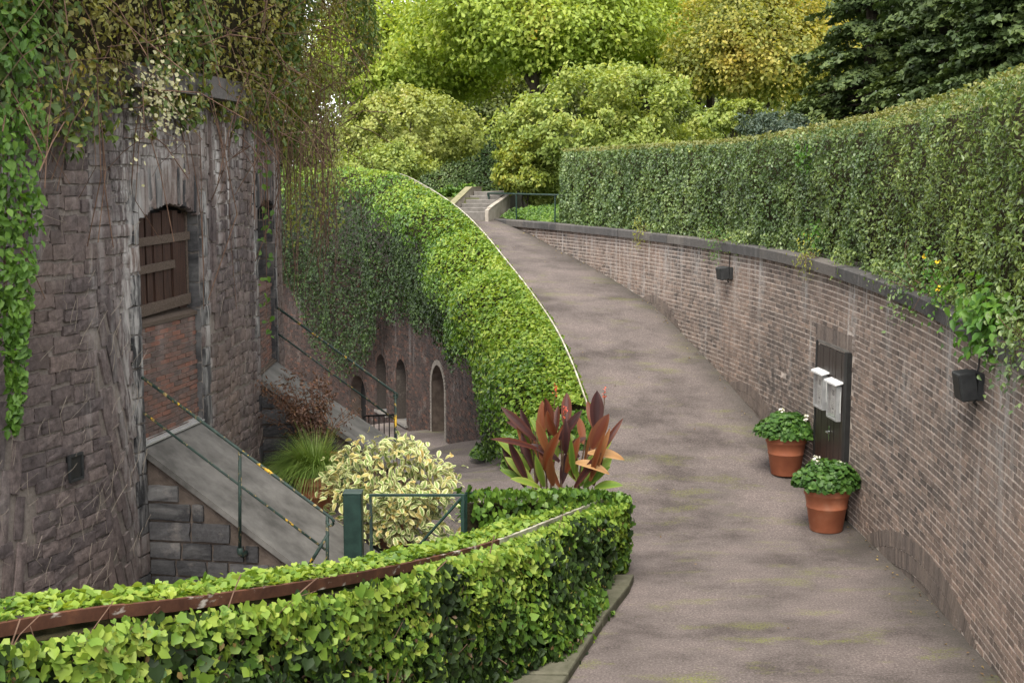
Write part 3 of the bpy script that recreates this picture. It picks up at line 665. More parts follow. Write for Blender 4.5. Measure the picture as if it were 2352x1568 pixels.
# small vent plate
P, tv = on_cyl(170, 1072, TC, TR, False); p, t, r, up = frame(TC, TR, tv, P[2])
vent = MB().box(p - r * .01, t * .085, r * .03, up * .105).build('vent', M['black'], tower)
MB().box(p + r * .022 + up * .112, t * .1, r * .012, up * .012).box(p + r * .022 - up * .112, t * .1, r * .012, up * .012).box(p + r * .022 + t * .093, t * .01, r * .012, up * .1).box(p + r * .022 - t * .093, t * .01, r * .012, up * .1).build('vent_frame', M['lamp'], vent)

# ------------------------------------------------------------------ sloping slabs with their handrails
def slab(W, L, z0, z1, label, zbase):
    th = sum(W) / 2; p, t, r, up = frame(TC, TR - .06, th, 0.0); hw = (W[1] - W[0]) / 2 * math.pi / 180 * TR + .03
    o = thing('sloping_slab', label, 'slab', p + r * L / 2, 'sloping concrete slabs at the tower')
    P = lambda a, b, z_: p + r * a + t * b + up * z_
    q = MB(); th_ = .07
    sl = (z1 - z0) / L; fz = lambda a: z0 + sl * a
    for i in range(1):
        V = [P(0, -hw, z0), P(L, -hw, z1), P(L, hw, z1), P(0, hw, z0)]; V += [v_ - up * th_ for v_ in V]
        q.add(V, [(0, 1, 2, 3), (7, 6, 5, 4), (0, 4, 5, 1), (1, 5, 6, 2), (2, 6, 7, 3), (3, 7, 4, 0)])
    q.build('slab', M['concrete'], o)
    q = MB(); V = [P(.02, -hw + .06, zbase), P(L - .03, -hw + .06, zbase), P(L - .03, -hw + .06, z1 - th_), P(.02, -hw + .06, z0 - th_), P(.02, hw - .06, zbase), P(L - .03, hw - .06, zbase), P(L - .03, hw - .06, z1 - th_), P(.02, hw - .06, z0 - th_)]
    q.add(V, [(0, 1, 2, 3), (7, 6, 5, 4), (1, 5, 6, 2), (0, 4, 5, 1), (3, 2, 6, 7)]); side = q.build('side_wall', M['plaster'], o)
    items = []; zz = zbase; k = 0
    while zz < z0 - .25:
        h = rng.uniform(.16, .21); xmax = (fz(0) - .1 - (zz + h)) / -sl - .02; x = .03
        while x < xmax - .1:
            l = min(rng.uniform(.22, .55), xmax - x); items.append((P(x + l / 2, -hw + .06, zz + h / 2), r * (l / 2 - .014), t * .035, up * (h / 2 - .014))); x += l
        zz += h
    lay(side, 'stone', 'stones', items, ud, M['stone_dark'])
    q = MB()                                  # white flashing where the slab meets the brick
    for k in range(3): q.box(P(.02 - .028 * k, 0, z0 + .01 + .02 * k), t * (hw - .03), r * .018, up * .009)
    q.build('flashing', M['alu'] if W is W1 else M['wood_grey'], o)
    return P, hw, fz
P1, hw1, f1 = slab(W1, 2.05, 2.06, .62, 'steep grey concrete slab with white flashing, nearest below the shuttered window', -.2)
P2, hw2, f2 = slab(W2, 2.05, 2.2, .78, 'farther steep grey concrete slab beside the burgundy potted plant', -.4)
def handrail(pts, mids, posts, label, curl, extra=None):
    """pts / mids: ends of the top and middle bar; posts: (foot, head)"""
    o = thing('handrail', label, 'handrail', posts[0][0], 'handrails beside the sloping slabs')
    a, b = (np.asarray(q) for q in pts); d = nrm(b - a); dn = np.array([0, 0, -1.])
    side = nrm(d - d[2] * np.array([0, 0, 1.])); c = b + d * curl * .35
    sp = [a, a * .5 + b * .5, b, c]; cc = c + dn * curl * .75 - side * .0
    for k in np.linspace(math.radians(50), math.radians(-230), 14):
        rr = curl * .62 * (1 - .45 * (math.radians(50) - k) / math.radians(280)); sp.append(cc + side * math.cos(k) * rr + np.array([0, 0, 1.]) * math.sin(k) * rr)
    MB().tube(sp, .0165, 8).build('top_rail', M['rail'], o, True)
    MB().tube([mids[0], mids[1]], .0125, 8).build('mid_rail', M['rail'], o, True)
    for f, h in posts: MB().tube([f, h], .0165, 8).build('post', M['rail'], o, True)
    if extra is not None: extra(o)
    return o
y0 = 12.6
def onplane(u, v, th_line):                   # point on the vertical plane that carries the railing
    p, t, r, up = th_line; d = at(u, v, 1.0) - np.array([0, 0, CZ]); o = np.array([0, 0, CZ])
    k = ((p - o) @ t) / (d @ t); return o + k * d
pl1 = frame(TC, TR, -12.75, 0); pl1 = (pl1[0], pl1[1], pl1[2], pl1[3])
ra = [onplane(326, 866, pl1), onplane(752, 1182, pl1)]; rm = [onplane(330, 948, pl1), onplane(748, 1262, pl1)]
post1 = onplane(551, 1036, pl1); post2 = onplane(752, 1182, pl1)
def bracket(o):
    f = onplane(551, 1262, pl1); q = pl1[1]
    MB().tube([f + np.array([0, 0, .02]), f - np.array([0, 0, .03]), f + q * .06 - np.array([0, 0, .07]), f + q * .16 - np.array([0, 0, .07])], .028, 8).build('bracket', M['rail'], o, True)
    MB().tube([onplane(754, 1225, pl1), onplane(690, 1330, pl1)], .017, 8).build('strut', M['rail'], o, True)
handrail(ra, rm, [(onplane(551, 1262, pl1), post1), (onplane(752, 1360, pl1), post2)], 'rusting green handrail with yellow flakes in front of the nearest slab', .07, bracket)
pl2 = frame(TC, TR, 4.5, 0)
rb = [onplane(632, 703, pl2), onplane(905, 900, pl2)]; rn = [onplane(630, 760, pl2), onplane(908, 964, pl2)]
h2 = onplane(908, 902, pl2)
handrail(rb, rn, [(np.array([h2[0], h2[1], .1]), h2)], 'thin farther handrail crossing in front of the dark courtyard arches', .06)
# low iron railing in the courtyard behind it
a, b = at(836, 955, 19.2), at(906, 952, 18.5); cr = thing('cellar_railing', 'low black iron railing with upright bars before the courtyard arches', 'railing', (a + b) / 2 * np.array([1, 1, 0]) + np.array([0, 0, .1]))
MB().tube([a, b], .016, 6).build('rail', M['black'], cr)
for k in np.linspace(0, 1, 7):
    p = a * (1 - k) + b * k; MB().tube([p, [p[0], p[1], float(floor_z(np.array(p[0]), np.array(p[1]))) - .05]], .009, 6).build('bar', M['black'], cr)

# ------------------------------------------------------------------ courtyard wall under the ramp with its arches
cw = thing('courtyard_wall', 'shaded brick wall with small round arched openings below the ivy', 'wall', pol(WC, RW, 16, -1.0))
OPEN = []                                     # angle, half width (m), bottom, top, kind
for u0, u1, vt, vb, kind in ((992, 1021, 840, 1003, 'door'), (911, 934, 826, 962, 'slit'), (866, 888, 815, 940, 'slit'), (808, 842, 862, 1010, 'door')):
    Pa, ta = on_cyl(u0, vb, WC, RW); Pb, tb_ = on_cyl(u1, vb, WC, RW); Pt, _ = on_cyl((u0 + u1) / 2, vt, WC, RW)
    OPEN.append(((ta + tb_) / 2, abs(ta - tb_) / 2 * math.pi / 180 * RW, min(Pa[2], Pb[2]), Pt[2], kind))
def in_open(th, z, pad=0.0):
    for tc, hw, zb, zt, kind in OPEN:
        s = (th - tc) * math.pi / 180 * RW
        if abs(s) > hw + pad or z < zb - pad * .2: continue
        if z < zt - hw or math.hypot(s, z - (zt - hw)) < hw + pad: return True
    return False
def court_floor(th):
    p = pol(WC, RW, th); return float(floor_z(np.array(p[0]), np.array(p[1])))
def cz(a, b): f0 = np.interp(a, CA, CF) - .3; return f0 + b * (strip_z(a) - .85 - f0)
CA = np.linspace(6.5, 40, 60); CF = np.array([court_floor(t_) for t_ in CA])
ga = np.linspace(7.35, 40, 560); gb = np.linspace(0, 1, 90)
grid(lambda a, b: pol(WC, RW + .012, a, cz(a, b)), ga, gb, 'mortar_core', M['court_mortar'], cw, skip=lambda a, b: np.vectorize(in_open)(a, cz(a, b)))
items = []
for k in range(90):
    z = 2.6 - k * .062; s = 7.4 * math.pi / 180 * RW + (k % 2) * .1
    while s < 38 * math.pi / 180 * RW:
        ln = .2 * (1 + rng.normal(0, .03)); th = math.degrees((s + ln / 2) / RW); s += ln
        if z < np.interp(th, CA, CF) - .03 or z > strip_z(th) - .9 or in_open(th, z, .14): continue
        p, t, r, up = frame(WC, RW, th, z); items.append((p + r * (.03 + rng.normal(0, .003)), t * (ln - .014) / 2, r * .03, up * .0245))
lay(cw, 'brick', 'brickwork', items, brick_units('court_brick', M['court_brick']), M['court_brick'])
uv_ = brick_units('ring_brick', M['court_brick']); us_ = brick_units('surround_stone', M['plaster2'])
for tc, hw, zb, zt, kind in OPEN:
    out = []; n_ = 11                          # outline of the opening
    pts = [(-hw, zb), (-hw, zt - hw)] + [(-hw * math.cos(a), zt - hw + hw * math.sin(a)) for a in np.linspace(.25, math.pi - .25, 9)] + [(hw, zt - hw), (hw, zb)]
    q = MB(); V = [pol(WC, RW + d, tc + math.degrees(s / RW), z) for d in (-.002, .3) for s, z in pts]; m_ = len(pts)
    q.add(V, [(i, i + 1, m_ + i + 1, m_ + i) for i in range(m_ - 1)]); q.build('reveal', M['plaster'] if kind == 'door' else M['court_mortar'], cw)
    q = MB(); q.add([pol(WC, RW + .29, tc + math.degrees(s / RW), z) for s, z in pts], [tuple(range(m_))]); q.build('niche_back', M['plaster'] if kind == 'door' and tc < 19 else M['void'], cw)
    items = []
    for a in np.arange(-.1, math.pi + .11, .075 / (hw + .07)):
        s = -math.cos(a) * (hw + .065); z = zt - hw + math.sin(a) * (hw + .065); p, t, r, up = frame(WC, RW, tc + math.degrees(s / RW), z)
        ax, az = rot2(a - math.pi / 2, t, up) if False else rot2(-(math.pi / 2 - a) * -1, t, up)
        items.append((p + r * .028, ax * .03, r * .034, az * .06))
    for sg in (-1, 1):
        for z in np.arange(zb + .04, zt - hw - .03, .08): p, t, r, up = frame(WC, RW, tc + sg * math.degrees((hw + .065) / RW), z); items.append((p + r * .028, t * .06, r * .034, up * .033))
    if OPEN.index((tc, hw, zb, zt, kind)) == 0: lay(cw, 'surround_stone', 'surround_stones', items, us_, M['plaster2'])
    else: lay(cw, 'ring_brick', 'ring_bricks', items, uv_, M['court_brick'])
    p, t, r, up = frame(WC, RW, tc, zb - .03); MB().box(p + r * .06, t * (hw + .08), r * .12, up * .03).build('threshold', M['pale_concrete'] if kind == 'door' else M['step'], cw)

# ================================================================== IVY PARAPETS
def resample(P, step):
    P = np.asarray(P, float); d = np.r_[0, np.cumsum(np.linalg.norm(np.diff(P[:, :2], axis=0), axis=1))]
    s = np.arange(0, d[-1], step); return np.stack([np.interp(s, d, P[:, i]) for i in range(3)], 1), s
def curve_eval(P):
    P = np.asarray(P, float); d = np.r_[0, np.cumsum(np.linalg.norm(np.diff(P[:, :2], axis=0), axis=1))]
    T = nrm(np.gradient(P[:, :2], axis=0)); Nn = np.stack([T[:, 1], -T[:, 0]], 1)       # to the right of travel
    f = lambda s: (np.stack([np.interp(s, d, P[:, i]) for i in range(3)], -1), nrm(np.stack([np.interp(s, d, Nn[:, i]) for i in (0, 1)], -1)))
    return f, d[-1]
def v3(n2, z=0.0): return np.concatenate([n2, np.broadcast_to(z, n2.shape[:-1] + (1,))], -1)
pc, plen = curve_eval(para)
near = thing('ivy_parapet', 'near curved parapet thick with bright ivy and a rusty steel edge, left of the kerb', 'parapet', pc(np.array(plen * .6))[0] * np.array([1, 1, 0]))
pp, ps = resample(para, .25); _, pn = pc(ps); pn = v3(pn)
UP = np.array([0, 0, 1.])
path_ = [(np.array([p[0], p[1], 0]), n, np.array([0, 0, 1.])) for p, n in zip(pp, pn)]
q = MB()
V = []; k = 4
for p, n in zip(pp, pn): V += [p * [1, 1, 0] + n * .06 - UP * .3, p + n * .06 - UP * .12, p - n * .34 - UP * .1, p * [1, 1, 0] - n * .34 - UP * .3]
q.add(V, [(i * 4 + j, i * 4 + (j + 1) % 4, i * 4 + 4 + (j + 1) % 4, i * 4 + 4 + j) for i in range(len(pp) - 1) for j in range(4)] + [(3, 2, 1, 0), tuple(len(V) - 4 + j for j in range(4))])
q.build('wall_core', M['core'], near)
# the steel edge in lengths
s = 0; cut = plen * .66
while s < plen - .05:
    l = min(1.75, plen - s); ss = np.linspace(s, s + l - .006, 8); P, Nn = pc(ss); Nn = v3(Nn)
    rusty_part = s < cut - .5
    MB().sweep([(p, n, UP) for p, n in zip(P, Nn)], [(.006, -.075), (.012, 0), (.012, .006), (-.022, .006), (-.022, 0), (-.006, -.01), (-.006, -.075)] if rusty_part else [(.006, -.07), (.014, 0), (.014, .008), (-.02, .008), (-.02, 0), (-.004, -.07)]).build('edge_strip', M['rust'] if rusty_part else M['strip_metal'], near); s += l
def face_leaves(n, s0, s1, zlo, zhi, off, thick):
    s = rng.uniform(s0, s1, n); P, Nn = pc(s); Nn = v3(Nn); f = rng.random(n)
    top = P[:, 2] - zhi; z = zlo + (top - zlo) * f
    d = off + .36 * (1 - f) * smooth((s / plen - .5) / .25) * (1 - smooth((s / plen - .8) / .18)) + thick * (vnoise(np.stack([s, z, 0 * s], 1), 2.6, 4) - .35) + rng.normal(0, .025, n)
    X = P + Nn * d[:, None]; X[:, 2] = z; return X, Nn, s
s_vis = plen * .0
X, Nn, s_of = face_leaves(15500, 0, plen, .0, .045, .2, .24)
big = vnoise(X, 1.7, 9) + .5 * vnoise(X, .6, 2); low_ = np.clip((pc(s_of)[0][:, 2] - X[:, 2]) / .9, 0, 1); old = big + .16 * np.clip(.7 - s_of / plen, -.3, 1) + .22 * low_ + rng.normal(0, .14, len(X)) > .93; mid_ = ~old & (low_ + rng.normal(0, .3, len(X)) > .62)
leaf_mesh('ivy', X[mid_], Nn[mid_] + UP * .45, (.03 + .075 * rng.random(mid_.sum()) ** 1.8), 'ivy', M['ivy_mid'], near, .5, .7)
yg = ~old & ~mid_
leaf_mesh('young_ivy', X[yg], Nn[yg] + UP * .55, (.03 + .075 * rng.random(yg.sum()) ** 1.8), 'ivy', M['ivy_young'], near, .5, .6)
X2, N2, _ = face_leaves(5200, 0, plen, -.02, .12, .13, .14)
leaf_mesh('old_shaded_ivy', np.r_[X[old], X2], np.r_[Nn[old], N2] + UP * .2, rng.uniform(.06, .115, old.sum() + len(X2)), 'ivy', M['ivy_old_shaded'], near, .5, .9)
# tops
X3, N3, _ = face_leaves(420, 0, plen, .0, .1, .22, .22); leaf_mesh('dead_leaves', X3, N3 + UP * .2, rng.uniform(.03, .065, len(X3)), 'ovate', M['litter'], near, .7, .9)
n = 1500; s = rng.uniform(0, plen * .7, n); P, Nn = pc(s); Nn = v3(Nn); d = rng.uniform(.06, .26, n)
X = P + Nn * d[:, None]; X[:, 2] += -.1 - .14 * rng.random(n); leaf_mesh('ivy', X, Nn + UP * .8, rng.uniform(.035, .08, n), 'ivy', M['ivy_young'], near, .5, .5)
n = 5200; s = rng.uniform(0, plen, n); P, Nn = pc(s); Nn = v3(Nn); d = rng.uniform(-.42, -.02, n)
X = P + Nn * d[:, None]; X[:, 2] += -.02 + .06 * vnoise(X, 3, 5) + rng.normal(0, .02, n) - np.clip(-d - .3, 0, 1) * .5
leaf_mesh('top_ivy', X, UP + 0 * Nn, rng.uniform(.035, .08, n), 'ivy', M['ivy_young'], near, .5, .1)
n = 1700; s = rng.uniform(plen * .5, plen, n); P, Nn = pc(s); Nn = v3(Nn); d = rng.uniform(.0, .2, n)
X = P + Nn * d[:, None]; X[:, 2] += -.05 + rng.normal(0, .015, n) - d * .25
leaf_mesh('top_ivy', X, UP + Nn * .5, rng.uniform(.045, .08, n), 'ivy', M['ivy_young'], near, .4, .3)
n = 2600; s = rng.uniform(0, plen, n); P, Nn = pc(s); Nn = v3(Nn); f = rng.random(n)
X = P - Nn * (.4 + rng.normal(0, .03, n))[:, None]; X[:, 2] = P[:, 2] - .08 - f * 1.2
leaf_mesh('back_ivy', X, -Nn, rng.uniform(.05, .09, n), 'ivy5', M['ivy_mid'], near, .5, .7)
# rounded end of the parapet
eP, eN = pc(np.array([plen])); eP = eP[0]; eN = v3(eN)[0]; eT = np.array([-eN[1], eN[0], 0])
n = 2600; a = rng.uniform(-math.pi * .5, math.pi * .5, n); z = rng.uniform(0, 1, n) ** .8
X = eP - eN * .08 + (np.sin(a)[:, None] * eN + np.cos(a)[:, None] * eT * .55) * (.33 + rng.normal(0, .03, n))[:, None]
X[:, 2] = z * (eP[2] + .02)
leaf_mesh('end_ivy', X, nrm(X - eP * [1, 1, 0] - [0, 0, 1] * z[:, None] * 0) * [1, 1, 0] + UP * .3, rng.uniform(.05, .085, n), 'ivy', M['ivy_mid'], near, .45, .7)
# bare twigs between the leaves
q = MB()
for _ in range(420):
    s = rng.uniform(0, plen * .9); P, Nn = pc(np.array([s])); n_ = v3(Nn)[0]; t_ = np.array([-n_[1], n_[0], 0]); z = rng.uniform(.3, P[0][2] - .12); o = P[0] * [1, 1, 0] + n_ * rng.uniform(.12, .24) + UP * z
    dv = nrm(t_ * rng.normal(0, 1) + UP * rng.normal(.2, .7) + n_ * rng.normal(0, .15)); l = rng.uniform(.12, .45)
    q.tube([o, o + dv * l * .5 + n_ * rng.normal(0, .02), o + dv * l + UP * rng.normal(-.03, .05)], rng.uniform(.0025, .006), 4)
o = q.build('ivy_twigs', M['twig'], near); o['kind'] = 'stuff'

# parapet of the ramp: ivy cascading over the courtyard wall
rampiv = thing('ramp_parapet', 'tall ivy-clad parapet along the rising ramp, ivy hanging towards the courtyard arches', 'parapet', pol(WC, RW, 14, -.5))
aa = np.linspace(7.5, 35, 90)
q = MB(); V = []
for a in aa:
    z = float(strip_z(a)); g = float(ramp_z(a)); V += [pol(WC, RI + .02, a, g - .3), pol(WC, RI + .02, a, z - .08), pol(WC, RW + .3, a, z - .36), pol(WC, RW + .03, a, z - .8), pol(WC, RW + .04, a, g - .3)]
q.add(V, [(i * 5 + j, i * 5 + (j + 1) % 5, i * 5 + 5 + (j + 1) % 5, i * 5 + 5 + j) for i in range(len(aa) - 1) for j in range(5)] + [(4, 3, 2, 1, 0)])
q.build('wall_core', M['core'], rampiv)
s = 7.5
while s < 25.5:
    q = [(pol(WC, RI + .0, t_, float(strip_z(t_))), np.array([math.cos(R_(t_)), math.sin(R_(t_)), 0]), UP) for t_ in np.linspace(s, s + 1.98, 7)]
    MB().sweep(q, [(.012, -.09), (.014, .004), (-.012, .004), (-.01, -.09)]).build('edge_strip', M['strip_metal'], rampiv); s += 2.0
HB = [(1135, 985), (1120, 930), (1100, 850), (1040, 800), (985, 745), (930, 722), (895, 712), (872, 706), (860, 770), (845, 800), (800, 850), (750, 832), (720, 790), (700, 760), (680, 700), (660, 640)]
hb = [on_cyl(u, v, WC, RW - .3) for u, v in HB]; ht = np.array([h[1] for h in hb]); hz = np.array([h[0][2] for h in hb]); o_ = np.argsort(ht)
hang = lambda th: np.interp(th, ht[o_], hz[o_])
def ivy_sheet(n, a0, a1):
    th = rng.uniform(a0, a1, n); zt = strip_z(th); zl = hang(th); zl = np.minimum(zl + .25 * (vnoise(np.stack([th * 2.2, 0 * th, 0 * th], 1), 1, 6) - .5) + .18 * rng.normal(0, 1, n).clip(-1.2, 1.2), zt - .5)
    Ltop = 1.2; Lf = np.maximum(zt - .3 - zl, .1); u = rng.random(n) * (Ltop + Lf)
    ontop = u < Ltop; f = np.clip(u / Ltop, 0, 1)
    bul = .36 * (vnoise(np.stack([th * .8, u, 0 * th], 1), .8, 7) - .4) + .1 * (vnoise(np.stack([th * .8, u, 0 * th], 1), 3.1, 8) - .5)
    R = np.where(ontop, RI - .02 - f * 1.2, RI - 1.22 - .16 * np.clip((u - Ltop) / .6, 0, 1) + .16 * np.clip((u - Ltop - .6) / 2.0, 0, 1))
    z = np.where(ontop, zt - .02 - .42 * f ** 2.2, zt - .42 - (u - Ltop))
    ny = np.where(ontop, .25 + .9 * f ** 3, 1.5); nz = np.where(ontop, 1.0, .35 - .25 * np.clip((u - Ltop) / 1.0, 0, 1))
    rad = np.stack([np.cos(np.radians(th)), np.sin(np.radians(th)), 0 * th], 1); N = nrm(-rad * ny[:, None] + UP * nz[:, None])
    X = pol(WC, R, th, z) + N * (bul + rng.normal(0, .035, n))[:, None] * np.where(ontop, np.clip(f * 3, .1, 1), 1)[:, None]
    return X, N, ontop, f, u
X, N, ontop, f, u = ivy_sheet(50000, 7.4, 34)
age_shade = np.where(ontop, .35 * f ** 2, .4 + .85 * np.clip((u - 1.2) / 1.3, 0, 1)) + .7 * (vnoise(X, .9, 12) - .5) + .45 * (rng.random(len(X)) - .5); age_shade += .25 * np.clip((X[:, 1] - 25) / 6, 0, 1)  # leaf age plus painted shade: darker leaves down the hanging face
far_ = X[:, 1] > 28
for nm, mk, key in (('young_ivy', age_shade < .36, 'ivy_young'), ('ivy', (age_shade >= .36) & (age_shade < .8), 'ivy_mid'), ('old_shaded_ivy', age_shade >= .8, 'ivy_old_shaded')):
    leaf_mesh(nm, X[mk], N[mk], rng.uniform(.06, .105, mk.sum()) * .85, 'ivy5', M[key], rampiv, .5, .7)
# inner side and end of the parapet
n = 5200; th = rng.uniform(7.4, 25, n); k = rng.random(n); zt = strip_z(th); X = pol(WC, RI + .05 + rng.normal(0, .02, n), th, zt - .05 - k * .4)
rad = np.stack([np.cos(np.radians(th)), np.sin(np.radians(th)), 0 * th], 1)
leaf_mesh('inner_ivy', X, rad + UP * .6, rng.uniform(.05, .085, n), 'ivy5', M['ivy_young'], rampiv, .5, .6)
n = 3000; Rr = rng.uniform(RW - .4, RI + .1, n); zb = .05; z = zb + (1.05 - zb - .35 * np.clip((RI - Rr) / 1.3, 0, 1) ** 2) * rng.random(n); th = 7.35 - np.abs(rng.normal(0, .06, n)) - .3 * np.sin(np.clip((z) / 1.1, 0, 1) * 3.14) * .6
X = pol(WC, Rr, th, z); leaf_mesh('end_ivy', X, np.array([-.1, -1, .5]) + 0 * X, rng.uniform(.055, .095, n), 'ivy5', M['ivy_mid'], rampiv, .5, .7)
# low ivy growing from the ground at its foot
foot = at(1122, 1040, 22.8); n = 900; a = rng.uniform(0, 6.28, n); r_ = rng.random(n) ** .5
X = np.stack([foot[0] + .05 + .38 * r_ * np.cos(a), foot[1] + .5 * r_ * np.sin(a), foot[2] - .02 + .3 * (1 - r_ ** 2) * rng.random(n) ** .4], 1)
t = thing('ground_ivy', 'small mound of dark ivy on the courtyard floor at the foot of the ivy wall', 'plant', foot * [1, 1, 0] + [0, 0, float(floor_z(foot[0], foot[1]))])
leaf_mesh('foliage', X, UP + nrm(X - foot) * .8, rng.uniform(.05, .09, n), 'ivy5', M['ivy_mid'], t, .5, .4)

# kerb of stone slabs along the near parapet
KO = [(1222, 1590), (1290, 1568), (1365, 1450), (1412, 1375), (1452, 1322)]
kerb = thing('stone_kerb', 'mossy stone kerb slabs at the foot of the near ivy parapet', 'kerb', (.8, 13.5, 0))
def onz(u, v, z): d = at(u, v, 1.0) - [0, 0, CZ]; return np.array([0, 0, CZ]) + d * (z - CZ) / d[2]
outer = [onz(u, v, .09) for u, v in ((1238, 1660), (1292, 1566), (1372, 1440), (1440, 1352), (1456, 1317))]; inner = [onz(u, v, .09) for u, v in ((1050, 1660), (1120, 1566), (1250, 1440), (1380, 1352), (1395, 1317))]
cuts = [(0, .0), (1, .45), (2, .55), (3, .2), (4, 0)]
oc = catmull(outer, 6); ic = catmull(inner, 6); nk = len(oc) - 1
for i0, i1 in ((0, 7), (7, 13), (13, 19), (19, nk)):
    o0, o1, n0, n1 = oc[i0], oc[i1], ic[i0], ic[i1]; e = .012; dz = rng.normal(0, .012); L0 = lambda a, b: a + (b - a) * e
    pr_ = [L0(o0, o1), L0(o1, o0), L0(n1, n0), L0(n0, n1)]; V = [p_ + UP * (dz + rng.normal(0, .006)) for p_ in pr_] + [p_ * [1, 1, 0] - UP * .2 for p_ in pr_]
    cx = np.mean(V[:4], 0); V2 = [cx + (p_ - cx) * .97 for p_ in V[:4]]; V1 = [p_ - UP * .018 for p_ in V[:4]]
    MB().add(V2 + V1 + V[4:], [(0, 1, 2, 3)] + [(4 + j, 4 + (j + 1) % 4, (j + 1) % 4, j) for j in range(4)] + [(8 + j, 8 + (j + 1) % 4, 4 + (j + 1) % 4, 4 + j) for j in range(4)]).build('kerb_stone', M['kerb'], kerb)

# ================================================================== CLIPPED HEDGE ABOVE THE WALL
hedge = thing('clipped_hedge', 'long dense clipped dark green hedge on top of the brick retaining wall', 'hedge', pol(WC, 50.8, 6, 3.4))
htop = table([-12, -3, 1, 5.5, 9.8, 22], [5.85, 5.78, 5.62, 5.52, 5.42, 5.44], .8)
HA0, HA1 = -14, 22.0
def hz0(a): return coping_z(a) - .1
grid(lambda a, b: pol(WC, np.interp(b, [0, 1, 2, 3], [50.42, 50.42, 51.6, 51.6]), a, np.where((b > .5) & (b < 2.5), htop(a) - .2, hz0(a))), np.linspace(HA0, HA1 - .2, 120), np.array([0, 1, 2, 3.]), 'core', M['core'], hedge)
def hedge_pts(n):
    th = HA0 + (HA1 - HA0) * rng.random(n) ** 1.0; k = rng.random(n); zt = htop(th); zl = hz0(th)
    z = zl + (zt - zl) * k; rel = vnoise(np.stack([th * .87, z, 0 * z], 1), 1.6, 21) * .24 + vnoise(np.stack([th * .87, z, 0 * z], 1), 4.5, 22) * .12
    near_ = np.clip((4 - th) / 10, 0, 1)
    R = 50.36 - rel - .12 * k * near_ - rng.normal(0, .025, n); roundtop = np.clip((z - zt + .16) / .16, 0, 1); R += roundtop ** 2 * .12
    return th, z, R, roundtop
th, z, R, rt = hedge_pts(95000)
keep = rng.random(len(th)) < np.interp(th, [-14, -5, 5, 22], [.55, 1, .85, .6]); th, z, R, rt = th[keep], z[keep], R[keep], rt[keep]
rad = np.stack([np.cos(np.radians(th)), np.sin(np.radians(th)), 0 * th], 1)
X = pol(WC, R, th, z); topm = (rt > .45) & (rng.random(len(th)) < .8)
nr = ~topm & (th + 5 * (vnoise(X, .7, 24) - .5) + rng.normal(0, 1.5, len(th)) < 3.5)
for nm, mk, key, sh_ in (('foliage', ~topm & ~nr, 'hedge', 'quad'), ('yellower_foliage', nr, 'hedge_yellower', 'slim')): leaf_mesh(nm, X[mk], (-rad + UP * .35)[mk], rng.uniform(.035, .065, mk.sum()) * np.interp(th[mk], [-5, 3, 22], [1.5 if key != 'hedge' else 1, 1.05, 1.5]), sh_, M[key], hedge, .65, .1)
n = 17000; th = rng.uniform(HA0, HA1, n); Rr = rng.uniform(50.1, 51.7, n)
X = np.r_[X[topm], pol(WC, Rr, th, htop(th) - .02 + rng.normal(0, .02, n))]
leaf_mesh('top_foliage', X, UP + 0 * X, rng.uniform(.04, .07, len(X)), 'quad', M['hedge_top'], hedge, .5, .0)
n = 9000; th = HA0 + (18 - HA0) * rng.random(n) ** 1.5; k = vnoise(np.stack([th * 1.6, 0 * th, 0 * th], 1), 1, 71) + .5 * vnoise(np.stack([th * 5, 0 * th, 0 * th], 1), 1, 72); q_ = rng.random(n); kp = k > np.interp(th, [-6, 2, 18], [.5, .72, 1.0]); th, q_ = th[kp], q_[kp]
X = pol(WC, 49.95 + .28 * rng.random(len(th)) - .08 * q_, th, coping_z(th) + .22 - .36 * q_ ** 1.2 * (.4 + rng.random(len(th))))
leaf_mesh('overhang', X, np.array([-1, -.2, .6]) + 0 * X, rng.uniform(.035, .065, len(th)), 'ovate', M['hedge_yellower'], hedge, .55, .7)
n = 6000; k = rng.random(n); Rr = rng.uniform(50.2, 51.7, n); X = pol(WC, Rr, HA1 + .05 + .12 * vnoise(np.stack([Rr, k * 2, k * 0], 1), 2, 3), 3.45 + k * 1.97)
leaf_mesh('end_foliage', X, np.array([-.3, 1, .3]) + 0 * X, rng.uniform(.05, .08, n), 'quad', M['hedge'], hedge, .6, .1)
# a few wilder shoots standing out of the face
for u, v, y, lab in ((1845, 345, 20.3, 'bright shoot standing out high in the hedge face, above the door'), (1835, 385, 20.2, 'bright shoot in the hedge face just under a higher one'), (1875, 540, 19.6, 'small bright sapling growing from the foot of the hedge above the coping')):
    P = at(u, v, y); th = math.degrees(math.atan2(P[1] - WC[1], P[0] - WC[0])); P = pol(WC, 50.16, th, P[2])
    t = thing('shoot', lab, 'shoot', P, 'bright shoots in the hedge'); n = 46
    X = P + rng.normal(0, 1, (n, 3)) * [.09, .16, .09]; leaf_mesh('foliage', X, np.array([-1, -.3, .5]) + 0 * X, rng.uniform(.06, .11, n), 'ovate', M['weed'], t, .5, .4)
    MB().tube([P + [.15, 0, -.25], P + [.05, 0, -.1], P], .004, 4).build('stem', M['twig'], t)
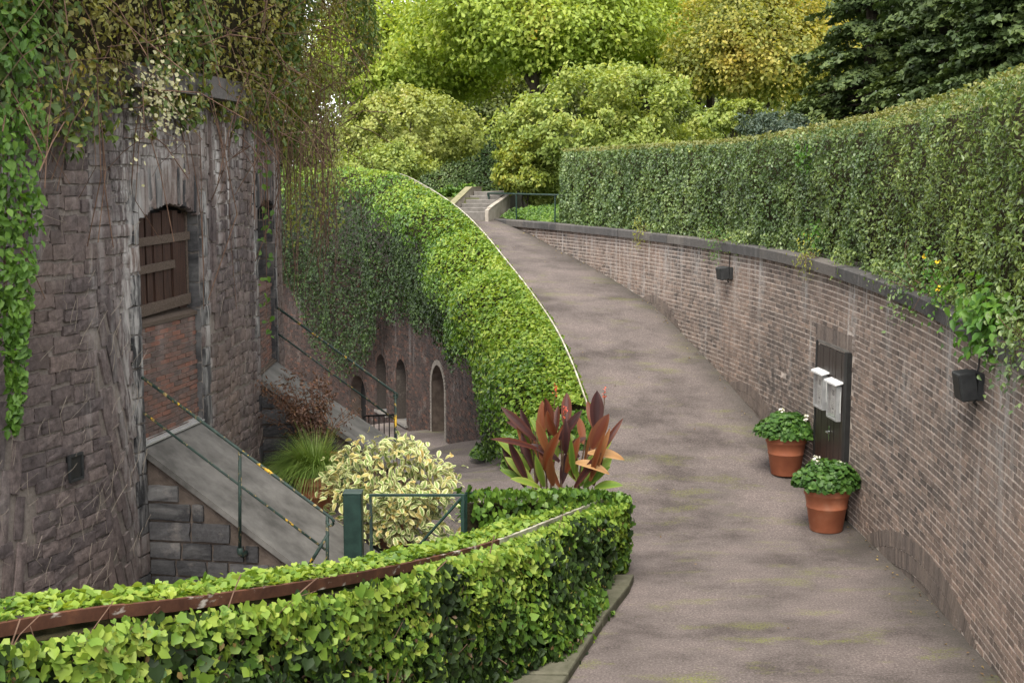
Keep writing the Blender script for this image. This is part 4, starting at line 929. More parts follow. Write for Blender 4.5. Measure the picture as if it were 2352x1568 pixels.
# weeds hanging over the coping
def weed(u, v, th_, r, n, sz, key, label, shape='ovate', flowers=0, hangz=1.0, name='weed'):
    P, a = on_cyl(u, v, WC, WR - .08); c = pol(WC, WR - .12, a, P[2]); t = thing(name, label, 'plant', pol(WC, WR + .1, a, float(coping_z(a))), 'weeds on the coping')
    X = c + rng.normal(0, 1, (n, 3)) * np.array([.45, 1, hangz]) * r; X[:, 0] = np.minimum(X[:, 0], c[0] + .3)
    leaf_mesh('foliage', X, np.array([-1, -.3, .7]) + 0 * X, rng.uniform(.7, 1.2, n) * sz, shape, M[key], t, .45, .6)
    q = MB()
    for k in range(8): e = X[rng.integers(n)]; q.tube([pol(WC, WR + .12, a, float(coping_z(a)) - .02), (e + c) / 2 + [.0, 0, .06], e], .004, 4)
    q.build('stems', M['twig'], t)
    if flowers:
        X = c + rng.normal(0, 1, (flowers, 3)) * np.array([.4, 1.1, 1.4]) * r; X[:, 0] -= .06
        leaf_mesh('flower', np.repeat(X, 5, 0) + rng.normal(0, .012, (flowers * 5, 3)), np.array([-1, -.4, .6]) + np.zeros((flowers * 5, 3)), .028, 'round', M['petal_yellow'], t, .6, .1)
weed(2262, 735, 0, .24, 330, .11, 'weed', 'big bright green leafy weed spilling over the coping, rightmost along the wall', hangz=.7)
weed(2150, 655, 0, .17, 150, .06, 'weed', 'yellow-flowered weed hanging over the coping left of the big leafy weed', flowers=4, hangz=1.1)
weed(1855, 590, 0, .2, 200, .05, 'bush_yellow', 'thin yellowish fern tuft over the coping directly above the door', hangz=.8, shape='slim', name='fern')
weed(1650, 555, 0, .2, 170, .06, 'weed', 'small fern tuft over the coping above the far black box', 'slim', name='fern')
weed(1470, 530, 0, .2, 150, .06, 'bush_yellow', 'yellow-green fern tuft over the coping farthest up the ramp', 'slim', name='fern')
weed(2335, 800, 0, .2, 200, .06, 'hedge', 'dark trailing weed over the coping at the right picture edge', hangz=1.2)
weed(2080, 655, 0, .22, 190, .055, 'hedge', 'dark trailing hedge sprig over the coping between fern and yellow flowers', hangz=1.1)

# ================================================================== DOOR, CASES, LAMPS, POTS
dm = sum(DTH) / 2; p, t, r, up = frame(WC, WR, dm, 0.0)
door = thing('double_door', 'dark brown double plank door in the brick wall, two display cases hung on it', 'door', p)
hw = (DTH[1] - DTH[0]) / 2 * math.pi / 180 * WR; zb = .02
P = lambda a, b, z_: p + t * a - r * b + up * z_
def fbox(q, a0, a1, b0, b1, z0, z1, o=None):
    f = P if o is None else o; c = f((a0 + a1) / 2, (b0 + b1) / 2, (z0 + z1) / 2); return q.box(c, t * (a1 - a0) / 2, -r * (b1 - b0) / 2, up * (z1 - z0) / 2)
fbox(MB(), -hw, hw, -.2, -.03, zb - .2, DZ + .02).build('backing', M['void'], door)
q = MB(); fbox(q, -hw - .01, -hw + .11, -.1, .07, zb - .1, DZ + .01); fbox(q, hw - .04, hw + .01, -.1, .03, zb - .1, DZ + .01); q.build('frame', M['black'], door)
fbox(MB(), -hw + .11, hw - .04, -.1, .012, DZ - .012, DZ + .03).build('head', M['step'], door)
for sgn, a0, a1 in ((0, -hw + .115, -.012), (1, .012, hw - .045)):
    lf = fbox(MB(), a0, a1, -.05, .0, zb, DZ - .03).build('door_leaf', M['door'], door); n_ = 5; wd = (a1 - a0) / n_
    for i in range(n_): fbox(MB(), a0 + i * wd + .004, a0 + (i + 1) * wd - .004, .002, .02 + rng.normal(0, .0015), zb + .03, DZ - .035 - rng.random() * .02).build('plank', M['door'], lf)
hz_ = 1.12
q = MB(); fbox(q, .03, .07, .02, .028, hz_ - .13, hz_ + .08); q.tube([P(.05, .02, hz_), P(.05, .075, hz_), P(-.09, .08, hz_)], .011, 8); q.build('handle', M['chrome'], door)
def case(a, label, dz=0.0):
    ox = lambda q1, q2, q3: P(a + q1, .025 + q2, q3 + dz)
    o = thing('display_case', label, 'display case', ox(0, 0, 1.62), 'display cases on the door'); W_, Hh, dp = .215, .5, .07; z0 = 1.4
    q = MB(); fbox(q, -W_, W_, 0, .012, z0, z0 + Hh, ox); q.build('back', M['alu'], o)
    q = MB()
    for x0_, x1_, q0, q1 in ((-W_, -W_ + .022, z0, z0 + Hh), (W_ - .022, W_, z0, z0 + Hh), (-W_ + .022, W_ - .022, z0, z0 + .025), (-W_ + .022, W_ - .022, z0 + Hh - .025, z0 + Hh)): fbox(q, x0_, x1_, .012, dp, q0, q1, ox)
    q.build('frame', M['alu'], o)
    fbox(MB(), -W_ + .022, W_ - .022, dp - .012, dp - .008, z0 + .025, z0 + Hh - .025, ox).build('pane', M['glass'], o)
    for px, pz, pw_, ph in ((-.13, .27, .1, .15), (.1, .29, .1, .16), (.1, .1, .07, .07)):
        pa = fbox(MB(), px - pw_, px + pw_, .013, .017, z0 + pz - ph + .0, z0 + pz + ph, ox).build('paper', M['paper'], o)
        q = MB(); fbox(q, px - pw_ * .7, px + pw_ * .3, .018, .0195, z0 + pz + ph * .2, z0 + pz + ph * .7, ox)
        for l in range(5): fbox(q, px - pw_ * .75, px + pw_ * (.75 - .3 * rng.random()), .018, .0195, z0 + pz - ph * (.1 + .15 * l) - .006, z0 + pz - ph * (.1 + .15 * l), ox)
        q.build('print', M['print'], pa)
    q = MB(); V = [ox(-W_ - .04, -.01, z0 + Hh + .06), ox(W_ + .04, -.01, z0 + Hh + .06), ox(W_ + .03, dp + .035, z0 + Hh + .03), ox(-W_ - .03, dp + .035, z0 + Hh + .03)]
    V += [v_ - up * .025 for v_ in V]; q.add(V, [(0, 1, 2, 3), (7, 6, 5, 4), (0, 4, 5, 1), (1, 5, 6, 2), (2, 6, 7, 3), (3, 7, 4, 0)]); q.build('roof', M['white'], o)
case(.4, 'white-roofed display case with papers on the far leaf, farther from the front pot')
case(-.22, 'white-roofed display case on the near door leaf, its grey side facing out', -.05)
def wall_lamp(u0, u1, v0, v1, label):
    Pc, a = on_cyl((u0 + u1) / 2, (v0 + v1) / 2, WC, WR - .12); pw, tt, rr, up_ = frame(WC, WR, a, Pc[2]); o = thing('wall_lamp', label, 'lamp', pw, 'black box lamps on the brick wall')
    h = (v1 - v0) / 3000 * Pc[1] / 2; B = lambda a_, b_, z_: pw + tt * a_ - rr * b_ + up_ * z_
    MB().box(B(0, .03, 0), tt * .15, rr * .03, up_ * h * .92).build('back_plate', M['lamp'], o)
    tl = .16; ax = -rr * math.cos(tl) - up_ * math.sin(tl); az = up_ * math.cos(tl) - rr * math.sin(tl)
    MB().bevel_box(B(-.02, .145, 0), tt * .13, ax * .085, az * h * .98, .014).build('housing', M['lamp'], o)
    MB().box(B(-.02, .145, 0) + ax * .088, tt * .1, ax * .004, az * h * .8).build('lens', M['black'], o)
    MB().tube([B(0, .03, h * .9), B(0, .015, h * 1.3), pw + up_ * (float(coping_z(a)) - .1 - Pc[2]) - rr * .012], .008, 6).build('conduit', M['black'], o)
    MB().tube([B(0, .02, -h * .8), B(0, .05, -h * 1.25), B(0, .02, -h * 1.4)], .012, 6).build('cable', M['black'], o)
wall_lamp(1650, 1675, 612, 642, 'small black box lamp high on the wall, farther up the ramp')
wall_lamp(2194, 2250, 850, 918, 'large black box lamp on the wall right of the door')

PROF = [(.0, 0), (.205, 0), (.215, .012), (.262, .315), (.27, .32), (.272, .338), (.266, .345), (.292, .49), (.306, .497), (.308, .52), (.3, .53), (.312, .615), (.318, .628), (.312, .64), (.285, .64), (.275, .6), (.0, .595)]
def geranium(P0, label, seed, sc=1.0):
    o = thing('potted_geranium', label, 'potted plant', P0, 'geranium pots beside the door')
    MB().lathe([(a * sc, b * sc) for a, b in PROF[1:-1]], P0, 48).build('pot', M['pot'], o, True)
    c = P0 + UP * .6 * sc
    MB().lathe([(.27 * sc, 0), (.27 * sc, .012)], c - UP * .02, 24).build('soil', M['soil'], o)
    n = 2000; d = nrm(rng.normal(0, 1, (n, 3))); d[:, 2] = np.abs(d[:, 2]) * 1.0 - .18; rad_ = (.75 + .25 * rng.random(n)) * (1 + .35 * (vnoise(d, 2.3, seed) - .5))
    X = c + UP * .06 + d * rad_[:, None] * np.array([.46, .46, .36]) * sc; X[:, 2] = np.maximum(X[:, 2], c[2] - .1)
    leaf_mesh('foliage', X, d + UP * .6, rng.uniform(.04, .075, n), 'round', M['geranium'], o, .4, .2)
    q = MB()
    for k in range(26): e = X[rng.integers(n)]; q.tube([c, (c + e) / 2 + UP * .05, e], .006, 5)
    q.build('stems', M['canna_stem'], o)
    for k in range(4):
        a = rng.uniform(0, 6.28); e = c + np.array([math.cos(a) * .3 * rng.random() ** .5, math.sin(a) * .3 * rng.random() ** .5 - .1, .27 + .12 * rng.random()]); s = .03
        X = e + rng.normal(0, 1, (14, 3)) * [.022, .022, .015]; f = leaf_mesh('flower', X, UP + nrm(X - e), .035, 'round', M['petal_white'], o, .4, 0)
        MB().tube([e, e - UP * .12 + [.02, 0, 0], c + (e - c) * .5], .003, 4).build('flower_stalk', M['canna_stem'], f)
pot1 = onz(1803, 1108, .12); pot2 = onz(1897, 1218, .0)
def ground_at(P): return np.array([P[0], P[1], float(ramp_z(math.degrees(math.atan2(P[1] - WC[1], P[0] - WC[0]))))])
geranium(ground_at(pot1), 'white geranium in a terracotta pot left of the door, the farther of two', 3)
geranium(ground_at(pot2), 'white geranium in a terracotta pot in front of the door, the nearer of two', 5)

# ================================================================== GATE, FENCE AND POTTED PLANTS OF THE COURTYARD
GY = 12.85
def gz(x, y): return float(floor_z(np.array(float(x)), np.array(float(y))))
a, b = at(790, 1130, GY), at(832, 1130, GY); c = (a + b) / 2; hwid = (b[0] - a[0]) / 2
gp = thing('gate_post', 'thick dark green square gate post beside the mesh gate', 'post', (c[0], c[1], gz(c[0], c[1])))
MB().bevel_box((c[0], c[1], (c[2] - .1) / 2), (hwid, 0, 0), (0, hwid, 0), (0, 0, (c[2] + .1) / 2), .008).build('shaft', M['green'], gp)
MB().bevel_box((c[0], c[1], c[2] + .004), (hwid + .004, 0, 0), (0, hwid + .004, 0), (0, 0, .008), .003).build('cap', M['green'], gp)
g0, g1 = at(848, 1134, GY), at(1066, 1134, GY); gx0, gx1, gt = g0[0], g1[0], g0[2]; gb_ = gt - 1.15
gate = thing('mesh_gate', 'dark green gate of wire mesh with one diagonal brace, in front of the pale shrub', 'gate', ((gx0 + gx1) / 2, GY, gz(gx0, GY)))
q = MB(); q.aabb(gx0, gx1, GY - .018, GY + .018, gt - .022, gt); q.aabb(gx1 - .035, gx1, GY - .018, GY + .018, gb_, gt - .022); q.aabb(gx0 + .03, gx1 - .035, GY - .018, GY + .018, gb_, gb_ + .035); q.build('frame', M['green'], gate)
MB().aabb(gx0, gx0 + .03, GY - .02, GY + .02, gb_ - .05, gt - .022).build('stile', M['rail'], gate)
MB().tube([(gx1 - .03, GY - .022, gt - .04), (gx0 + .05, GY - .022, gb_ + .12)], .014, 4).build('brace', M['green'], gate)
q = MB(); hgt = gt - gb_ - .06
for sg in (1, -1):
    for k in np.arange(-hgt, gx1 - gx0 + .01, .055):
        pts = []
        for zz in (0, hgt):
            pts.append([gx0 + .03 + k + (zz if sg > 0 else hgt - zz), GY + .002 * sg, gb_ + .035 + zz])
        x0c, x1c = gx0 + .03, gx1 - .035; pA, pB = np.array(pts[0]), np.array(pts[1]); dx = pB[0] - pA[0]
        ta, tb2 = sorted(((x0c - pA[0]) / dx, (x1c - pA[0]) / dx)); ta, tb2 = max(ta, 0), min(tb2, 1)
        if tb2 - ta > .03: q.tube([pA + (pB - pA) * ta, pA + (pB - pA) * tb2], .0011, 3, False)
o = q.build('wire_mesh', M['rail'], gate); o['kind'] = 'stuff'
MB().aabb(gx0 - .03, gx0, GY - .015, GY + .015, gt - .16, gt - .1).aabb(gx0 - .03, gx0, GY - .015, GY + .015, gb_ + .1, gb_ + .16).build('hinge', M['black'], gate)
# ivy-covered fence from the gate to the end of the parapet
fl_ = catmull([at(1070, 1134, 12.95), at(1160, 1133, 13.5), at(1280, 1131, 14.4), at(1385, 1132, 15.25)], 6); fc, flen = curve_eval(fl_)
fen = thing('ivy_fence', 'low fence under dark ivy with a thin top bar, between mesh gate and canna', 'fence', fl_[10] * [1, 1, 0])
MB().tube(fl_[:16] + UP * .01, .013, 6).build('top_bar', M['green'], fen)
for k in (0, 7, 14): MB().tube([fl_[k], fl_[k] * [1, 1, 0]], .018, 6).build('post', M['green'], fen)
q = MB(); pth = [(p_, v3(n_), UP) for p_, n_ in zip(*fc(np.linspace(0, flen, 12)))]
V = [p_ * [1, 1, 0] + n_ * s_ + UP * (p_[2] - .1 if h_ else 0) for p_, n_, _ in pth for s_, h_ in ((.05, 0), (.05, 1), (-.05, 1), (-.05, 0))]
q.add(V, [(i * 4 + j, i * 4 + (j + 1) % 4, i * 4 + 4 + (j + 1) % 4, i * 4 + 4 + j) for i in range(11) for j in range(4)] + [(3, 2, 1, 0), (44, 45, 46, 47)]); q.build('wall_core', M['core'], fen)
n = 3000; s = rng.uniform(0, flen, n); P_, N_ = fc(s); N_ = v3(N_); k = rng.random(n); sd_ = np.where(rng.random(n) < .65, 1, -1)
X = P_ + N_ * (sd_ * (.1 + .05 * rng.normal(0, 1, n)))[:, None]; X[:, 2] = np.where(rng.random(n) < .12, P_[:, 2] + rng.normal(0, .02, n), .1 + (P_[:, 2] - .14) * k)
leaf_mesh('ivy', X, N_ * sd_[:, None] + UP * .35, rng.uniform(.05, .09, n), 'ivy', M['ivy_mid'], fen, .5, .7)

def leaf_strip(base, direc, normal, L, W, bend, nseg=9, fold=.25, wave=0.0):
    """one large leaf as a bent, folded blade; returns verts, faces, across"""
    d = nrm(np.asarray(direc, float)); nn = np.asarray(normal, float); nn = nrm(nn - (nn @ d) * d); s_ = np.cross(d, nn); V = []; A = []
    p = np.asarray(base, float).copy(); ang = 0
    for i in range(nseg + 1):
        f = i / nseg; wd = W * math.sin(math.pi * min(1, f * .9 + .1) ** 1.15) ** .8 * (1 if f < 1 else .0) + .001
        dd = d * math.cos(ang) - nn * math.sin(ang); n2 = nn * math.cos(ang) + d * math.sin(ang)
        for k in (-1, -.5, 0, .5, 1):
            V.append(p + s_ * wd * k + n2 * (abs(k) * wd * fold + wave * math.sin(f * 9 + k * 2) * abs(k) * W)); A.append(abs(k))
        p = p + dd * L / nseg; ang += bend / nseg
    F = [(i * 5 + k, i * 5 + k + 1, i * 5 + 6 + k, i * 5 + 5 + k) for i in range(nseg) for k in range(4)]
    return V, F, A
def blade(name, args, m, parent):
    V, F, A = leaf_strip(**args); o = mesh_np(name, np.array(V), F, m, parent, True); at_ = o.data.attributes.new('across', 'FLOAT', 'POINT'); at_.data.foreach_set('value', np.array(A, np.float32)); return o

# canna clump at the courtyard entrance
cy = 16.4; cb = at(1275, 1120, cy); cb[2] = gz(cb[0], cb[1]); ppm = 3000 / cy
canna = thing('canna_clump', 'tall canna clump with burgundy and green paddle leaves behind the ivy fence', 'plant', cb)
CL = [  # base u, v -> tip u, v, half width px, material, bend, depth
 (1262, 1000, 1255, 918, 21, 'r', .1, -.05), (1300, 985, 1302, 905, 18, 'r', .25, .1), (1368, 985, 1372, 902, 23, 'r', .1, 0), (1375, 1000, 1347, 925, 16, 'r', .2, .1),
 (1230, 1010, 1150, 952, 15, 'r', .5, 0), (1222, 1000, 1192, 945, 14, 'r', .2, .1), (1285, 1010, 1335, 952, 15, 'r', .3, -.1), (1246, 1005, 1245, 925, 17, 'r', .2, .15),
 (1280, 1005, 1248, 965, 17, 'r', .5, -.15), (1235, 1015, 1160, 975, 14, 'r', .6, .15), (1360, 1030, 1395, 960, 24, 'r', .3, -.1), (1330, 1050, 1280, 1030, 15, 'r', .6, .1),
 (1250, 1080, 1275, 1010, 18, 'r', .3, -.2), (1225, 1075, 1190, 1005, 14, 'r', .4, -.1), (1300, 1085, 1330, 1020, 16, 'r', .4, -.1), (1285, 1060, 1220, 1030, 15, 'r', .6, -.1),
 (1350, 1040, 1420, 1068, 17, 't', .8, -.2), (1318, 1062, 1382, 1100, 16, 't', .9, -.25), (1262, 1095, 1262, 1020, 18, 'r', .2, .1), (1270, 1115, 1262, 1060, 16, 'r', .2, -.2),
 (1305, 1030, 1345, 1010, 12, 'r', .5, 0), (1290, 1110, 1305, 1040, 15, 'r', .2, .0), (1240, 1035, 1145, 1023, 12, 'r', .5, -.1), (1320, 1100, 1315, 1035, 14, 'r', .15, .1),
 (1215, 1080, 1145, 1015, 18, 'g', .4, .1), (1225, 1110, 1160, 1060, 18, 'g', .5, -.1), (1210, 1115, 1150, 1085, 14, 'g', .6, 0), (1225, 1060, 1215, 985, 13, 'g', .2, .2), (1240, 1010, 1236, 965, 9, 'g', .2, .2),
 (1345, 1110, 1385, 1045, 18, 'g', .3, .1), (1350, 1115, 1410, 1062, 17, 'g', .5, .0), (1335, 1115, 1355, 1050, 16, 'g', .3, .2), (1365, 1120, 1420, 1122, 16, 'g', .5, -.2), (1340, 1120, 1395, 1085, 15, 'g', .4, -.1),
 (1240, 1120, 1180, 1108, 13, 'g', .5, -.2), (1250, 1118, 1230, 1062, 13, 'g', .3, -.2), (1330, 1110, 1300, 1075, 13, 'g', .4, .1), (1215, 1040, 1195, 985, 13, 'g', .3, .15),
 (1258, 1040, 1232, 975, 15, 'r', .3, -.15), (1290, 1030, 1310, 975, 15, 'r', .3, .15), (1275, 1000, 1280, 935, 14, 'r', .2, .2), (1340, 1020, 1330, 960, 14, 'r', .2, .2),
]
M['canna_tan'] = two_tone('canna_tan_leaf', [(0, (.3, .16, .06)), (1, (.4, .22, .09))], [(0, (.36, .2, .08)), (1, (.46, .26, .12))], .3)
for k in range(26):
    u_ = rng.uniform(1190, 1370); v_ = rng.uniform(1040, 1120); CL.append((u_, v_, u_ + rng.normal(0, 34) + (u_ - 1280) * .35, v_ - rng.uniform(50, 95), rng.uniform(9, 15), 'rrg'[k % 3], rng.uniform(.2, .6), rng.normal(0, .2)))
for u0, v0, u1, v1, wp, mk, bend, dy in CL:
    b0 = at(u0, v0, cy + dy * .6); b1 = at(u1, v1, cy + dy * 1.6 + rng.normal(0, .08)); d_ = b1 - b0; L_ = np.linalg.norm(d_) * (1.06 + .1 * bend)
    d0 = nrm(nrm(d_) + UP * bend * .5); nv = np.array([rng.normal(0, .35), -1, .35]) if abs(d_[0]) < abs(d_[2]) else np.array([rng.normal(0, .2), -.8, .8])
    blade('leaf', dict(base=b0, direc=d0, normal=nv, L=L_, W=wp * .7 / ppm, bend=bend * 1.1, fold=.38, wave=.06), M['canna_red' if mk == 'r' else 'canna_tan' if mk == 't' else 'canna_green'], canna)
for u0, v0, u1, v1 in ((1270, 1120, 1262, 985), (1278, 1120, 1300, 975), (1298, 1120, 1372, 965), (1255, 1120, 1230, 990), (1290, 1120, 1290, 990), (1240, 1120, 1222, 1000), (1305, 1120, 1345, 1010), (1262, 1120, 1250, 990), (1322, 1120, 1365, 1060)):
    e = at(u1, v1, cy + .02); f_ = at(u0, v0, cy); f_[2] = cb[2] - .02; MB().tube([f_, (f_ + e) / 2 + [.0, 0, .02], e], [.016, .013, .008], 7).build('stem', M['canna_stem'], canna)
for u, v in ((1275, 893), (1388, 905), (1298, 945)):
    e = at(u, v, cy); X = e + rng.normal(0, 1, (16, 3)) * [.012, .012, .05]; fo = leaf_mesh('flower', X, nrm(X - e) + UP * .5, rng.uniform(.02, .045, 16), 'ovate', M['petal_red'], canna, .4, -.5)
    MB().tube([e, e - UP * .12, at(u - 6, v + 75, cy)], .006, 5).build('flower_stalk', M['canna_stem'], fo)

# variegated shrub in a pot behind the gate
sy = 14.55; sc_ = at(900, 1110, sy); sb = np.array([sc_[0], sc_[1], gz(sc_[0], sc_[1])])
shrub = thing('variegated_shrub', 'rounded cream and pale green variegated shrub in a pot behind the mesh gate', 'shrub', sb)
MB().lathe([(a * .95, b * .62) for a, b in PROF[1:-1]], sb, 40).build('pot', M['pot'], shrub, True)
MB().lathe([(.26, 0), (.26, .01)], sb + UP * .37, 24).build('soil', M['soil'], shrub)
cc = at(902, 1105, sy); rx = .72
n = 2300; d = nrm(rng.normal(0, 1, (n, 3))); rr = .62 + .38 * rng.random(n) ** .6
rr = rr * (1 + .55 * (vnoise(d * 1.7, 1, 77) - .5)) + (rng.random(n) < .07) * rng.uniform(0, .28, n)
X = cc + d * rr[:, None] * np.array([rx, .6, .47]); low = rng.random(n) < .36
X[low] = np.stack([cc[0] + rng.normal(0, .34, low.sum()), cc[1] - .3 + rng.normal(0, .12, low.sum()), rng.uniform(sb[2] + .12, cc[2], low.sum())], 1)
X = X[X[:, 2] > sb[2] + .1]; d = nrm(X - cc + UP * .25); dd = np.linalg.norm((X - cc) / [rx, .6, .47], axis=1)
order = np.argsort(-(dd + .25 * (cc[1] - X[:, 1])))
rest = MB(); ra_ = []
for j, i in enumerate(order):
    L_ = rng.uniform(.07, .12); nv = nrm(d[i] + UP * .9 + rng.normal(0, .45, 3)); dr = nrm(np.array([d[i][0], d[i][1], -.2]) * .8 + rng.normal(0, .6, 3))
    ar = dict(base=X[i], direc=dr, normal=nv, L=L_, W=L_ * .26, bend=.8, nseg=4, fold=.22)
    if j < 290: blade('leaf', ar, M['variegated'], shrub)
    else: V, F, A = leaf_strip(**ar); rest.add(V, F); ra_ += A
o = rest.build('foliage', M['variegated'], shrub, True); o['kind'] = 'stuff'; a_ = o.data.attributes.new('across', 'FLOAT', 'POINT'); a_.data.foreach_set('value', np.array(ra_, np.float32))
q = MB()
for k in range(46):
    e = X[rng.integers(len(X))]; b_ = sb + UP * .36 + rng.normal(0, .08, 3) * [1, 1, 0]; q.tube([b_, b_ + (e - b_) * .45 + UP * .1, e], [.011, .008, .003], 5)
q.build('branches', M['twig'], shrub)

# grass and burgundy plant in pots between the slabs
def potted(u, v, y, sc, label, name='potted_plant'):
    P = at(u, v, y); P[2] = gz(P[0], P[1]); o = thing(name, label, 'potted plant', P); MB().lathe([(a * sc, b * sc) for a, b in PROF[1:-1]], P, 40).build('pot', M['pot'], o, True); MB().lathe([(.25 * sc, 0), (.25 * sc, .01)], P + UP * .57 * sc, 24).build('soil', M['soil'], o); return o, P + UP * .6 * sc
og, c = potted(722, 1120, 15.6, .8, 'terracotta pot of long arching green grass beside the nearest slab', 'potted_grass')
gm = MB(); V = []; F = []
for k in range(2200):
    a = rng.uniform(0, 6.28); out = rng.uniform(.3, 1.25); L_ = rng.uniform(.4, .85); b_ = c + np.array([math.cos(a), math.sin(a), 0]) * .12 * rng.random(); dirx = np.array([math.cos(a), math.sin(a), 0]); dirx = nrm(dirx + np.array([-.55, 0, 0])); s_ = np.array([-dirx[1], dirx[0], 0]) * .004
    n0 = len(V)
    for f in (0, .35, .7, 1): p_ = b_ + dirx * out * L_ * f + UP * L_ * (1.15 * f - .95 * out * f * f * 1.25); w_ = (1 - f * .85); V += [p_ - s_ * w_, p_ + s_ * w_]
    F += [(n0 + 2 * i, n0 + 2 * i + 1, n0 + 2 * i + 3, n0 + 2 * i + 2) for i in range(3)]
o = mesh_np('blades', np.array(V), F, M['grass'], og); o['kind'] = 'stuff'
ob, c = potted(728, 1075, 16.15, 1.0, 'dark burgundy fine-leaved shrub in a pot behind the arching grass', 'potted_shrub')
q = MB(); X = []; N_ = []
for k in range(62):
    a = rng.uniform(0, 6.28); sp = rng.uniform(.05, .75); h = rng.uniform(.45, 1.1); e = c + np.array([math.cos(a) * sp - .12, math.sin(a) * sp * .8, h]); m_ = c + (e - c) * .5 + UP * .12
    q.tube([c, m_, e], [.006, .004, .002], 4)
    for f in np.linspace(.35, 1, 12):
        p_ = c * (1 - f) ** 2 + 2 * m_ * f * (1 - f) + e * f * f
        for s_ in range(3): X.append(p_ + rng.normal(0, .04, 3)); N_.append([math.cos(a), math.sin(a), .6])
q.build('branches', M['twig'], ob); X = np.array(X); leaf_mesh('foliage', X, np.array(N_), rng.uniform(.035, .07, len(X)), 'slim', M['burgundy'], ob, .6, -.1)

# ================================================================== CREEPERS OVER THE TOWER
cre = thing('tower_creeper', 'tangled green and brown creepers hanging over the top of the stone tower', 'creeper', pol(TC, TR + .3, -8, 5.6))
n = 34000; th = rng.uniform(-26, 13.5, n)
edge = 5.3 + .55 * (vnoise(np.stack([th * .55, 0 * th, 0 * th], 1), 1, 31) - .5) + .5 * (vnoise(np.stack([th * 2.2, 0 * th, 0 * th], 1), 1, 32) - .5) - .2 * smooth((-15 - th) / 2) - .15 * smooth((th - 2) / 4)
z = edge + rng.random(n) ** 1.15 * 4.0; k = np.clip((z - edge) / 1.5, 0, 1)
bul = .25 + .75 * k * (.4 + vnoise(np.stack([th * .3, z, 0 * th], 1), .9, 33)) * np.interp(th, [-26, -10, 2, 12], [.55, .6, 1.0, 1.5]); R = TR + bul - np.abs(rng.normal(0, .16, n))
rad = np.stack([np.cos(np.radians(th)), np.sin(np.radians(th)), 0 * th], 1); X = pol(TC, R, th, z)
dens = vnoise(X, .8, 35) + .4 * vnoise(X, 2.5, 36); kp = (dens > .42) | (rng.random(n) < .35)
X, rad = X[kp], rad[kp]; br = vnoise(X, .7, 38) + .5 * rng.random(len(X)) > .74
leaf_mesh('leaves', X[~br], (rad + UP * .5)[~br], rng.uniform(.045, .115, (~br).sum()), 'ovate', M['creeper'], cre, .6, .6)
leaf_mesh('fading_leaves', X[br], (rad + UP * .5)[br], rng.uniform(.03, .08, br.sum()), 'ovate', M['autumn'], cre, .7, .6)
grid(lambda a, b: pol(TC, TR + .12 + .4 * smooth((b - 5.8) / 2), a, b), np.linspace(-26, 14.2, 60), np.linspace(5.75, 9.6, 10), 'tangle_core', M['core'], cre)
q = MB()
for k in range(750):
    th = rng.uniform(-26, 14); z = rng.uniform(5.0, 8.4); R = TR + rng.uniform(.2, .95) * np.interp(th, [-26, -5, 3, 13], [.6, .8, 1.1, 1.5]); p_ = pol(TC, R, th, z); l = rng.uniform(.3, 1.0); d_ = nrm(rng.normal(0, 1, 3) * [1, 1, .9] - UP * .5); b_ = d_ + UP * rng.normal(-.3, .3)
    q.tube([p_, p_ + d_ * l * .5, p_ + (d_ + b_) * l * .5], rng.uniform(.002, .006), 4, False)
o = q.build('dry_stems', M['twig'], cre); o['kind'] = 'stuff'
q = MB()                                     # long stems hanging free, most of them past the tower's edge
for k in range(130):
    right = rng.random() < .62; th = rng.uniform(2.5, 12.5) if right else rng.uniform(-25, 3); R = TR + (rng.uniform(.1, .85) if right else rng.uniform(.05, .3)); z = rng.uniform(5.2, 6.2); l = rng.uniform(.6, 2.6) if right else rng.uniform(.3, 2.2)
    p_ = pol(TC, R, th, z); w1 = rng.normal(0, .05, 3); q.tube([p_, p_ - UP * l * .33 + w1, p_ - UP * l * .66 + w1 * 1.7, p_ - UP * l + rng.normal(0, .09, 3)], rng.uniform(.0025, .0055), 4, False)
o = q.build('hanging_stems', M['twig'], cre); o['kind'] = 'stuff'
n = 7500; th = rng.uniform(4.5, 13.0, n); X = pol(TC, TR + .1 + rng.random(n) ** 1.5 * .85, th, 6.3 - rng.random(n) ** 1.8 * 2.6 * np.interp(th, [4.5, 7, 13], [.4, 1, .7])); kp = vnoise(X * [1, 1, .25], 4.2, 41) + .25 * vnoise(X, 1.5, 42) > .68; X = X[kp]
leaf_mesh('trailing_leaves', X, np.array([.4, -1, .5]) + 0 * X, rng.uniform(.035, .075, len(X)), 'ovate', M['bush_brown'], cre, .6, .7)
n = 600; c1 = pol(TC, TR + .5, -13.6, 5.55); X = c1 + rng.normal(0, 1, (n, 3)) * [.12, .4, .3]; X2 = X[vnoise(X, 3.5, 44) > .5]
leaf_mesh('seed_heads', X2, np.array([1, -.6, .4]) + 0 * X2, rng.uniform(.02, .04, len(X2)), 'round', M['seed'], cre, .7, 0)
q = MB()                                     # old clinging rootlets on the wall
for k in range(230):
    th = rng.uniform(-20, -12.9) if rng.random() < .75 else rng.uniform(-7.4, -.7); z = rng.uniform(.9, 5.0); p_, t_, r_, u_ = frame(TC, TR + .05, th, z); a = rng.normal(1.1, .6); l = rng.uniform(.08, .32); d_ = t_ * math.cos(a) + u_ * math.sin(a)
    q.tube([p_, p_ + d_ * l * .5 + t_ * rng.normal(0, .03), p_ + d_ * l + t_ * rng.normal(0, .03)], rng.uniform(.001, .0028), 4, False)
o = q.build('rootlets', M['pale_twig'], cre); o['kind'] = 'stuff'
bv = thing('bright_vine', 'bright green leafy vine hanging down the left side of the tower', 'vine', pol(TC, TR + .2, -19.4, 5))
